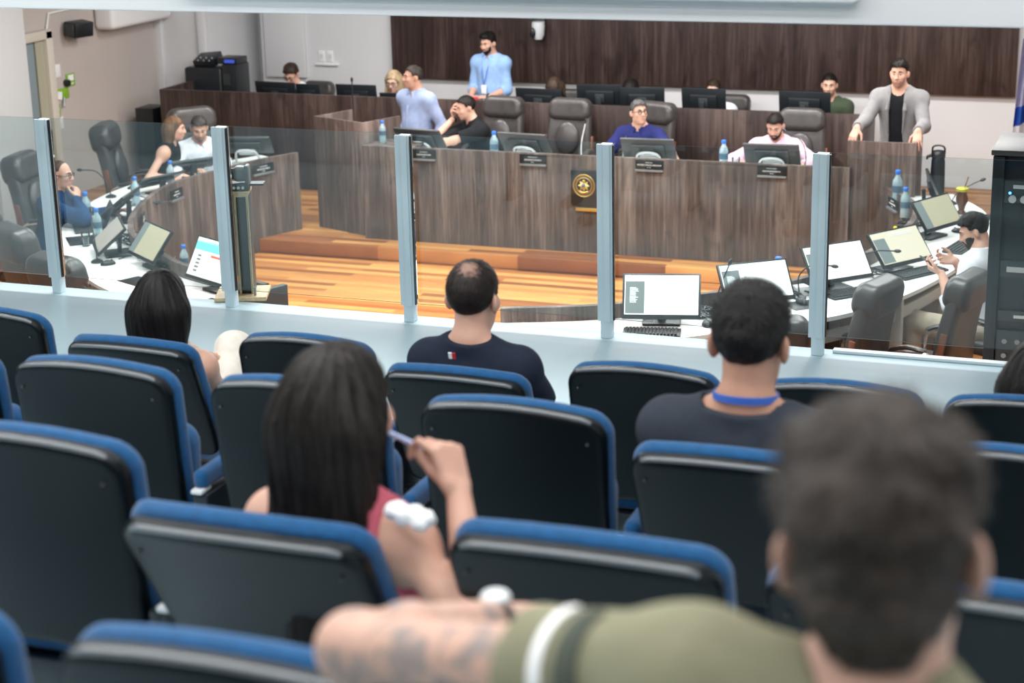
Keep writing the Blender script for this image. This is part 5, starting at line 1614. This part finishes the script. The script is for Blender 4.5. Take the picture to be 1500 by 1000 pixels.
PINKC = cloth('pink_cotton', (0.50, 0.11, 0.15))
pP = person('long-haired woman in a pink top holding a pen to her mouth', (-1.415, 2.84, 1.535), -8, 0.545, GA, s=1.0, lean=-8, female=True, turn=-6, sk='mid', res=0.0048,
       hair=dict(m=H_DARK, style='long', len=0.37, w=0.092, t=0.010, amp=0.0030, wave=0.8, seed=2.0, strands=(4500, 0.20, 0.0017), messy=0.5), top=dict(m=PINKC, sleeve='none', name='top', scoop=0.0, wr=0.002, neck=0.02), legs=DENIM,
       arms={'R': dict(w=('w', -1.188, 2.85, 1.405), e=(-1.10, 2.70, 1.20), d=(-0.38, 0.25, 0.90), n=(-0.80, 0.45, -0.42), world=True, curl=(0.85, 1.15, 1.25, 1.25), thumb=(0.85, 0.2, 0.7)), 'L': dict(w=('p', -0.22, 0.30, 0.08))})
# the pen and the white frill on her shoulder
tag(MB().tube([(-1.265, 2.905, 1.455), (-1.391, 2.965, 1.466)], [0.0055, 0.0048], 10).build('pen', mat('pale_blue_pen', (0.45, 0.55, 0.85), 0.4)), 'pale blue pen between the fingers and mouth of the long-haired woman', 'pen')
fr_ = SDF()
for k in range(7):
    fr_.ell(pP['loc']((-1.268 + 0.0125 * k, 2.735 - 0.004 * k, 1.402 + 0.005 * math.sin(k * 2.1))), (0.014, 0.024, 0.016), None, 0.008)
fr_.op(lambda p, d: d + 0.003 * smooth_noise(p, 170, 0.2))
fr_.build('white_frill', cloth('white_frill_cloth', (0.80, 0.80, 0.81)), pP['root'], 0.005)
cl = MB()
for k in range(3):
    cl.ell(pP['loc']((-1.384 + 0.004 * k, 2.93 + 0.01 * k, 1.536 + 0.008 * k)), (0.005, 0.012, 0.009))
cl.build('hair_clip', mat('amber_clip', (0.30, 0.17, 0.06), 0.25), pP['root'])

OLIVE = cloth('olive_cotton', (0.215, 0.208, 0.135)); 
# tattooed skin: ink clouds on the upper arm and forearm
tt = skin('tattooed', (0.52, 0.315, 0.24))
nt = tt.node_tree
bs = nt.nodes['Principled BSDF']
src = bs.inputs['Base Color'].links[0].from_socket
tc = nt.nodes.new('ShaderNodeTexCoord'); nz = nt.nodes.new('ShaderNodeTexNoise'); nz.inputs['Scale'].default_value = 16; nz.inputs['Detail'].default_value = 2; nz.inputs['Distortion'].default_value = 1.2
rp = nt.nodes.new('ShaderNodeValToRGB'); rp.color_ramp.elements[0].position = 0.50; rp.color_ramp.elements[0].color = (0, 0, 0, 1); rp.color_ramp.elements[1].position = 0.60; rp.color_ramp.elements[1].color = (0.75, 0.75, 0.75, 1)
sx_ = nt.nodes.new('ShaderNodeSeparateXYZ'); mr = nt.nodes.new('ShaderNodeMapRange'); mr.inputs[1].default_value = -0.22; mr.inputs[2].default_value = -0.27
ml = nt.nodes.new('ShaderNodeMath'); ml.operation = 'MULTIPLY'
mx_ = nt.nodes.new('ShaderNodeMix'); mx_.data_type = 'RGBA'
nt.links.new(tc.outputs['Object'], nz.inputs['Vector']); nt.links.new(nz.outputs['Fac'], rp.inputs['Fac']); nt.links.new(tc.outputs['Object'], sx_.inputs[0]); nt.links.new(sx_.outputs[0], mr.inputs[0])
nt.links.new(rp.outputs['Color'], ml.inputs[0]); nt.links.new(mr.outputs[0], ml.inputs[1]); nt.links.new(ml.outputs[0], mx_.inputs[0])
nt.links.new(src, mx_.inputs[6]); mx_.inputs[7].default_value = (0.17, 0.17, 0.17, 1); nt.links.new(mx_.outputs[2], bs.inputs['Base Color'])
SK['tattoo'] = tt
HG = mat('wavy_dark_hair', (0.040, 0.030, 0.0235), 0.5, spec=0.3, var=0.85, scale=15, bump=0.5, bscale=180, stretch=(1, 1, 0.4))
pG = person('man in an olive shirt leaning forward with a tattooed arm on the seat back', (-0.212, 1.45, 1.982), 2, 1.0, GA, s=0.95, lean=26, side=0, nod=2, tilt=-5, fwd=0.02, sk='tattoo', res=0.0045,
       hair=dict(m=HG, nape=0.060, t=0.006, up=0.003, vol=0.0, amp=0.0065, freq=58, seed=0.2, taper=0.02, strands=(9000, 0.028, 0.0013), lift=0.36, messy=0.55, line=[(-0.12, -0.112), (-0.07, -0.100), (-0.048, -0.062), (-0.034, 0.022), (-0.010, 0.032), (0.022, 0.0), (0.032, 0.045), (0.06, 0.066), (0.11, 0.072)]),
       top=dict(m=OLIVE, sleeve='short', name='shirt', wr=0.006, wf=20, cuff=0.40, scoop=0.0, neck=0.010, rise=0.10, res=0.005), legs=DENIM, shrug=(0.085, -0.03), sw=0.180,
       arms={'L': dict(w=('w', -0.757, 1.93, 1.625), e=(-0.800, 1.61, 1.728), d=(0.85, 0.5, -0.15), n=(0, 0.1, -1), world=True), 'R': dict(w=('w', 0.20, 1.60, 1.45), pole=(0.5, -0.3, -0.7))})
a0, a1, a2 = pG['al']['L']
from mathutils.bvhtree import BVHTree
shirt_o = [o for o in pG['root'].children if o.name.startswith('shirt')][0]
bvh = BVHTree.FromPolygons([v.co.copy() for v in shirt_o.data.vertices], [tuple(q.vertices) for q in shirt_o.data.polygons])
def arm_band(name, m, f, w, part):
    """a flat strip sewn round the sleeve"""
    ax = (a1 - a0).normalized()
    x = Vector((0, 0, 1)); x = (x - ax * x.dot(ax)).normalized(); y = Vector((0, -1, 0)); y = (y - ax * y.dot(ax) - x * y.dot(x)).normalized()
    rings = []
    for k in range(25):
        t = part[0] + (part[1] - part[0]) * k / 24
        v = x * math.cos(t) + y * math.sin(t)
        e = []
        for sgn in (-1, 1):
            c = a0 + (a1 - a0) * f + ax * w * sgn
            h = bvh.ray_cast(c, v, 0.3)[0]
            r = (h - c).length if h else 0.07
            e.append((c + v * (r + 0.0008), c + v * (r + 0.0040)))
        rings.append([e[0][0], e[0][1], e[1][1], e[1][0]])
    mb = MB(); mb.loft(rings)
    return mb.build(name, m, shirt_o)
arm_band('sleeve_stripe', PAPER, 0.27, 0.0065, (-0.1, 1.9))
arm_band('sleeve_patch', cloth('grey_green_patch', (0.07, 0.08, 0.065)), 0.19, 0.013, (0.1, 1.8))
nk = MB(); rings = []
for k in range(33):
    a = 2 * PI * k / 32
    v = pG['rt'] * math.sin(a) - pG['fr'] * math.cos(a)
    c = pG['N'] + pG['u'] * 0.035 + pG['fr'] * 0.012
    rings.append([c + v * 0.066 - pG['u'] * 0.012, c + v * 0.072 - pG['u'] * 0.012, c + v * 0.068 + pG['u'] * 0.012, c + v * 0.062 + pG['u'] * 0.012])
nk.loft(rings); nk.build('neckband', cloth('dark_neckband', (0.012, 0.014, 0.012)), pG['root'])
wt = thing('wristwatch', 'wristwatch with a light metal case above the tattooed arm', 'watch', (-0.757, 1.925, 1.619))
MB().torus((0, 0, 0), 0.034, 0.006, rotm(y=90, z=-115)).build('strap', BLACKP, wt)
MB().lathe([(0.0, 0.034), (0.018, 0.034), (0.019, 0.040), (0.015, 0.044), (0.0, 0.044)]).build('case', SILVER, wt)
person('dark-haired head half cut by the right frame edge in the front row', (-0.355, 5.52, 0.865), 0, 0.0, GA, lean=-14, female=True, sk='light', res=0.008, face=False,
       hair=dict(m=H_BLACK, style='long', len=0.34, w=0.1, t=0.016, amp=0.001), top=dict(m=NAVY, sleeve='short', name='shirt'), legs=DENIM)

# ---- the council bench
GB2 = 'people on the council bench and lectern'
SKYB = cloth('light_blue_shirt', (0.27, 0.42, 0.68)); STRI = cloth('striped_blue_shirt', (0.28, 0.335, 0.50)); BLK = cloth('black_cotton', (0.012, 0.013, 0.015))
NAVB = cloth('navy_polo', (0.018, 0.022, 0.105)); PNK = cloth('pale_pink_shirt', (0.70, 0.48, 0.58)); GRY = cloth('grey_blazer', (0.235, 0.230, 0.232)); WHT = cloth('white_shirt', (0.76, 0.78, 0.84))
DBL = cloth('dark_blue_shirt', (0.014, 0.045, 0.12)); GRN = cloth('dark_green_shirt', (0.055, 0.075, 0.045)); BEI = cloth('beige_trousers', (0.55, 0.48, 0.38))
person('man in a striped blue shirt standing behind the left end of the council bench', (-6.86, 15.66, 0.185), 158, ZS, GB2, s=0.97, stand=True, turn=-28, sk='tan', hsc=0.88, res=0.0068, lean=2,
       hair=dict(m=hairm('dark_greying_hair', (0.045, 0.035, 0.03)), t=0.007, amp=0.001), top=dict(m=STRI, collar=True, t=0.015, hem=0.10, wr=0.006, wf=20), legs=DENIM, belly=0.02,
       arms={'L': dict(w=('p', -0.235, 0.05, 0.0), pole=(-0.3, -1, 0)), 'R': dict(w=('p', 0.235, 0.05, 0.0), pole=(0.3, -1, 0))})
pM = person('man in a black shirt with his hand before his face at the council bench', (-6.36, 15.74, -0.10), 128, ZS, GB2, s=0.98, lean=26, nod=12, sk='mid', hsc=0.88, res=0.0068, turn=4,
       hair=dict(m=H_DARK, t=0.008, amp=0.001), top=dict(m=BLK, sleeve='short', name='shirt', t=0.014, cuff=0.8), legs=DENIM,
       arms={'R': dict(w=('h', 0.07, 0.105, -0.10), e=(-6.60, 15.36, -0.40), d=(-0.3, 0.25, 0.9), n=(-0.6, -0.8, 0), curl=(0.5, 0.6, 0.7, 0.8)), 'L': dict(w=('w', -6.68, 15.30, -0.42), pole=(-0.6, -0.4, -0.4))})
MB().torus(tuple(pM['al']['R'][2] - (pM['al']['R'][2] - pM['al']['R'][1]).normalized() * 0.012), 0.031, 0.010, (pM['al']['R'][2] - pM['al']['R'][1]).to_track_quat('Z', 'Y').to_matrix().to_4x4()).build('wristwatch', BLACKP, pM['root'])
person('grey-haired man with glasses in a navy polo looking aside', (-4.66, 15.74, -0.085), 178, ZS, GB2, s=0.98, lean=6, turn=42, nod=-8, sk='mid', glasses=True, hsc=0.88, res=0.0068, belly=0.03,
       hair=dict(m=H_GREY, t=0.006, vol=0.004, amp=0.0022), top=dict(m=NAVB, sleeve='short', collar=True, name='polo', t=0.014, cuff=0.95), legs=DENIM,
       arms={'L': dict(w=('w', -4.20, 15.36, -0.43)), 'R': dict(w=('w', -4.92, 15.36, -0.43))})
person('bearded man in a pale pink shirt looking down at the council bench', (-3.37, 15.63, -0.14), 180, ZS, GB2, s=0.98, lean=14, nod=24, sk='mid', hsc=0.88, res=0.0062,
       hair=dict(m=H_DARK, t=0.004, vol=0.002, amp=0.0015), beard=dict(m=H_DARK, t=0.005), top=dict(m=PNK, collar=True, t=0.015, wr=0.005, wf=20), legs=DENIM, sw=0.178,
       arms={'L': dict(w=('w', -3.06, 15.30, -0.42), pole=(-0.9, -0.4, -0.3)), 'R': dict(w=('w', -3.60, 15.30, -0.42), pole=(0.9, -0.4, -0.3))})
pS = person('man in a grey blazer and black shirt speaking at the lectern', (-2.262, 15.34, 0.395), 176, ZS, GB2, s=1.0, stand=True, lean=5, turn=0, nod=2, sk='light', hsc=0.88, res=0.006,
       hair=dict(m=H_DARK, t=0.004, vol=0.006, amp=0.0015), beard=dict(m=mat('stubble', (0.30, 0.17, 0.125), 0.6), t=0.0012), top=dict(m=GRY, name='blazer', t=0.016, open=True, inner=BLK, lapel=cloth('grey_lapel', (0.20, 0.195, 0.197)), hem=0.16, rise=0.05, wr=0.003, neck=0.012), legs=DENIM, sw=0.172,
       arms={'R': dict(w=('w', -2.53, 14.92, 0.0), pole=(0.1, -1, -0.3), d=(-0.25, -0.55, -0.75), n=(0.1, 0.3, -0.9), world=True), 'L': dict(w=('w', -2.03, 14.92, -0.01), pole=(-0.1, -1, -0.3), d=(0.05, -0.6, -0.8), n=(0, 0.3, -0.9), world=True)})

# ---- staff behind the bench
GS = 'staff behind the tall bench'
pB = person('man in a light blue shirt standing with a lanyard before the wood panelling', (-6.81, 17.52, 0.275), 170, ZS, GS, s=0.97, stand=True, nod=12, turn=-8, sk='mid', hsc=0.88, res=0.0068,
       hair=dict(m=H_BLACK, t=0.013, up=0.006, amp=0.002, style='quiff'), beard=dict(m=H_DARK, t=0.0022), top=dict(m=SKYB, collar=True, sleeve='rolled', t=0.013, hem=0.12, wr=0.006, wf=20), legs=DENIM,
       arms={'R': dict(w=('p', 0.10, 0.27, 0.13), pole=(0.5, -1, -0.2), d=(-0.9, 0.4, 0.05), n=(0, -0.2, -1)), 'L': dict(w=('p', -0.12, 0.27, 0.14), pole=(-0.5, -1, -0.2), d=(0.9, 0.4, 0.0), n=(0, -0.2, -1))})
ribbon_round_neck(pB, LANY, 0.074, 0.006)
lb = MB()
for sx in (-1, 1):
    lb.tube([pB['N'] + pB['fr'] * 0.085 + pB['rt'] * sx * 0.045 - pB['u'] * 0.02, pB['N'] + pB['fr'] * 0.140 + pB['rt'] * sx * 0.03 - pB['u'] * 0.15, pB['N'] + pB['fr'] * 0.150 - pB['u'] * 0.27], 0.006, 6, squash=(1, 0.5))
lb.build('lanyard_ribbon', LANY, pB['root'])
MB().box(tuple(pB['N'] + pB['fr'] * 0.155 - pB['u'] * 0.32), (0.06, 0.006, 0.09), bev=0.002).build('badge', WHITE, pB['root'])
ww = pB['al']['L'][2]
MB().torus(tuple(ww), 0.032, 0.009, rotm(y=90)).build('wristwatch', BLACKP, pB['root'])
hc = pB['root'].matrix_basis
pw = Matrix.Translation(pB['root'].location) @ Matrix.Rotation(R(170), 4, 'Z') @ (pB['hip'] + Vector((0.0, 0.35, 0.12)))
tag(MB().box(tuple(pw), (0.085, 0.03, 0.05), rotm(z=12), bev=0.008).build('phone', mat('red_phone', (0.45, 0.03, 0.05), 0.4)), 'small red phone in the hands of the man in light blue', 'phone')
person('man with curly brown hair and glasses bending over a monitor', (-9.06, 17.42, -0.095), 178, ZS, GS, s=0.95, lean=18, nod=34, sk='light', hsc=0.88, res=0.0072, glasses=True,
       hair=dict(m=H_BROWN, t=0.020, amp=0.005, freq=75), top=dict(m=WHT, collar=True), legs=DENIM)
person('blonde woman with glasses behind the staff bench', (-7.845, 17.40, -0.135), 180, ZS, GS, s=0.97, lean=10, nod=14, female=True, sk='pale', hsc=0.88, res=0.0068, glasses=True, lips=LIPR,
       hair=dict(m=H_BLOND, style='long', len=0.22, w=0.098, t=0.014, front=True, amp=0.002, wave=1.0), top=dict(m=cloth('cream_blouse', (0.52, 0.42, 0.33), 0.4), name='blouse'), legs=DENIM)
person('woman with brown hair looking down behind a monitor', (-6.055, 17.42, -0.155), 174, ZS, GS, s=0.95, lean=16, nod=40, female=True, sk='light', hsc=0.88, res=0.0072, turn=8,
       hair=dict(m=hairm('long_brown_hair', (0.085, 0.052, 0.035)), style='long', len=0.30, w=0.10, t=0.014, front=True, amp=0.002), top=dict(m=BLK, name='blouse'), legs=DENIM)
person('person of whom only dark hair shows over two monitors', (-5.24, 17.42, -0.160), 180, ZS, GS, s=0.95, lean=16, nod=36, sk='light', res=0.008,
       hair=dict(m=H_DARK, t=0.012, amp=0.002), top=dict(m=BLK), legs=DENIM)
person('person whose forehead and short brown hair show above a monitor', (-4.385, 17.42, -0.125), 180, ZS, GS, s=0.95, lean=10, nod=10, sk='pale', hsc=0.88, res=0.0072,
       hair=dict(m=H_BROWN, t=0.007, amp=0.001), top=dict(m=WHT), legs=DENIM)
person('man in a dark green shirt behind the rightmost staff monitor', (-3.235, 17.42, -0.035), 176, ZS, GS, s=0.97, lean=6, nod=6, sk='light', hsc=0.88, res=0.0068, turn=10,
       hair=dict(m=H_DARK, t=0.007, amp=0.001), top=dict(m=GRN, sleeve='short', name='shirt'), legs=DENIM, beard=dict(m=mat('stubble', (0.3, 0.17, 0.125)), t=0.0012))

# ---- the curved desks
GD = 'people at the curved desks'
person('man in a white shirt at the curved desk beside the woman in black', (-8.45, 14.37, -0.15), -146, ZC, GD, s=1.0, lean=14, nod=22, sk='mid', hsc=0.88, res=0.0068, turn=0,
       hair=dict(m=H_SALT, t=0.005, vol=0.0, amp=0.0015), beard=dict(m=mat('grey_stubble', (0.22, 0.16, 0.135), 0.6), t=0.002), top=dict(m=WHT, collar=True, t=0.018), legs=DENIM,
       arms={'L': dict(w=('w', -8.05, 14.10, -0.50), pole=(-0.8, -0.4, -0.3)), 'R': dict(w=('w', -8.42, 13.86, -0.50), pole=(0.8, -0.4, -0.3))})
person('woman in a sleeveless black top leaning toward the man in white', (-8.52, 14.06, -0.10), -78, ZC, GD, s=0.96, lean=20, nod=8, female=True, sk='light', hsc=0.88, res=0.0068, turn=6,
       hair=dict(m=H_LBROWN, style='long', len=0.24, w=0.078, t=0.008, amp=0.0018), top=dict(m=BLK, sleeve='none', name='blouse', wr=0.002), legs=DENIM,
       arms={'R': dict(w=('w', -8.45, 13.90, -0.50), pole=(0.6, -0.5, -0.6)), 'L': dict(w=('w', -8.40, 14.15, -0.50))})
person('balding man with glasses in dark blue resting his chin on his hand', (-8.46, 12.16, -0.155), -80, ZC, GD, s=1.02, lean=12, nod=6, sk='mid', hsc=0.88, res=0.0062, glasses=True, belly=0.02,
       hair=dict(m=hairm('cropped_hair', (0.07, 0.045, 0.035)), t=0.0022, amp=0.0004, strands=(0, 0, 0), line=[(-0.12, -0.075), (-0.07, -0.070), (-0.035, -0.030), (-0.012, 0.028), (0.015, 0.03), (0.022, 0.085), (0.05, 0.125), (0.11, 0.14)]),
       top=dict(m=DBL, name='shirt', t=0.018, sleeve='long', wr=0.006, wf=19), legs=DENIM,
       arms={'R': dict(w=('h', 0.035, 0.135, -0.185), e=(-8.15, 11.97, -0.47), d=(-0.5, -0.15, 0.6), n=(-0.3, -1, -0.2), curl=(0.9, 1.0, 1.1, 1.1)), 'L': dict(w=('w', -8.15, 12.45, -0.50))})
pW = person('bearded man in a white shirt bent over the phone in his hands', (-1.235, 12.00, -0.15), 70, ZC, GD, s=1.0, lean=10, nod=26, sk='mid', hsc=0.92, res=0.0058, turn=26,
       hair=dict(m=H_BLACK, t=0.008, vol=0.002, amp=0.002), beard=dict(m=H_DARK, t=0.004), top=dict(m=WHT, name='shirt', t=0.018, collar=True, sleeve='rolled', wr=0.006, wf=19), legs=BEI,
       knees={'L': ((-1.62, 12.02, -0.80), (-1.62, 12.05, ZC + 0.09)), 'R': ((-1.42, 12.35, -0.80), (-1.48, 12.40, ZC + 0.09))},
       arms={'L': dict(w=('w', -1.42, 11.86, -0.42), pole=(-0.5, -0.3, -0.8), d=(-0.8, 0.45, 0.2), n=(0.3, 0.5, 0.8), world=True, curl=(0.6, 0.7, 0.8, 0.8)), 'R': dict(w=('w', -1.36, 12.08, -0.38), pole=(0.5, -0.3, -0.8), d=(-0.85, -0.25, 0.1), n=(0.2, -0.7, 0.5), world=True, curl=(0.6, 0.7, 0.8, 0.8))})
tag(MB().box((-1.53, 11.97, -0.365), (0.075, 0.15, 0.010), rotm(y=28, z=24), bev=0.003).build('phone', BLACKP), 'dark phone in the hands of the man in white by the rack', 'phone')
# ------------------------------------------------------------------ light and camera
def area(name, loc, sx, sy, power, col=(1, 1, 1), rot=(0, 0, 0)):
    L = bpy.data.lights.new(name, 'AREA')
    L.shape = 'RECTANGLE'; L.size = sx; L.size_y = sy; L.energy = power; L.color = col
    o = bpy.data.objects.new(name, L)
    COL.objects.link(o); o.location = loc; o.rotation_euler = rot
    return o
for i, x in enumerate((-7.5, -5.6, -3.7, -1.8)):
    for j, y in enumerate((10.4, 13.0, 15.6)):
        area('ceiling_light', (x, y, 2.1), 1.2, 0.6, 76, (1.0, 0.985, 0.965))
for y, e in ((0.4, 125), (1.9, 130), (3.4, 125), (5.2, 110), (7.4, 80)):
    area('gallery_light', (-3.6, y, 4.0), 9.5, 0.45, e * 1.12, (0.985, 0.995, 1.0))
W = bpy.data.worlds.new('ambient_fill')  # even fill light added from all sides
SC.world = W
W.use_nodes = True
bg = W.node_tree.nodes['Background']
bg.inputs[0].default_value = (0.97, 0.985, 1.0, 1)
bg.inputs[1].default_value = 0.19

cd = bpy.data.cameras.new('camera')
co = bpy.data.objects.new('camera', cd)
COL.objects.link(co)
f_px = 2640.0
cd.sensor_width = 36.0
cd.lens = f_px / 1500 * 36.0
yaw, pitch, roll = R(20.7), R(16.45), R(-1.28)
cy, sy, cp, sp_, cr, sr = math.cos(yaw), math.sin(yaw), math.cos(pitch), math.sin(pitch), math.cos(roll), math.sin(roll)
Fv = Vector((-sy * cp, cy * cp, -sp_))
Rt = Vector((cy, sy, 0))
Up = Rt.cross(Fv)
r2 = Rt * cr + Up * sr
u2 = Up * cr - Rt * sr
co.matrix_world = Matrix(((r2.x, u2.x, -Fv.x, 0), (r2.y, u2.y, -Fv.y, 0), (r2.z, u2.z, -Fv.z, 2.6), (0, 0, 0, 1)))
cd.clip_start = 0.05
cd.clip_end = 100
cd.dof.use_dof = True
cd.dof.focus_distance = 8.8
cd.dof.aperture_fstop = 3.4
SC.camera = co
SC.view_settings.view_transform = 'Standard'
SC.view_settings.look = 'None'
SC.view_settings.gamma = 1
SC.view_settings.use_curve_mapping = False
SC.view_settings.exposure = 0.0
SC.cycles.use_denoising = True
SC.cycles.max_bounces = 8
SC.cycles.transparent_max_bounces = 16
SC.cycles.caustics_reflective = False
SC.cycles.caustics_refractive = False
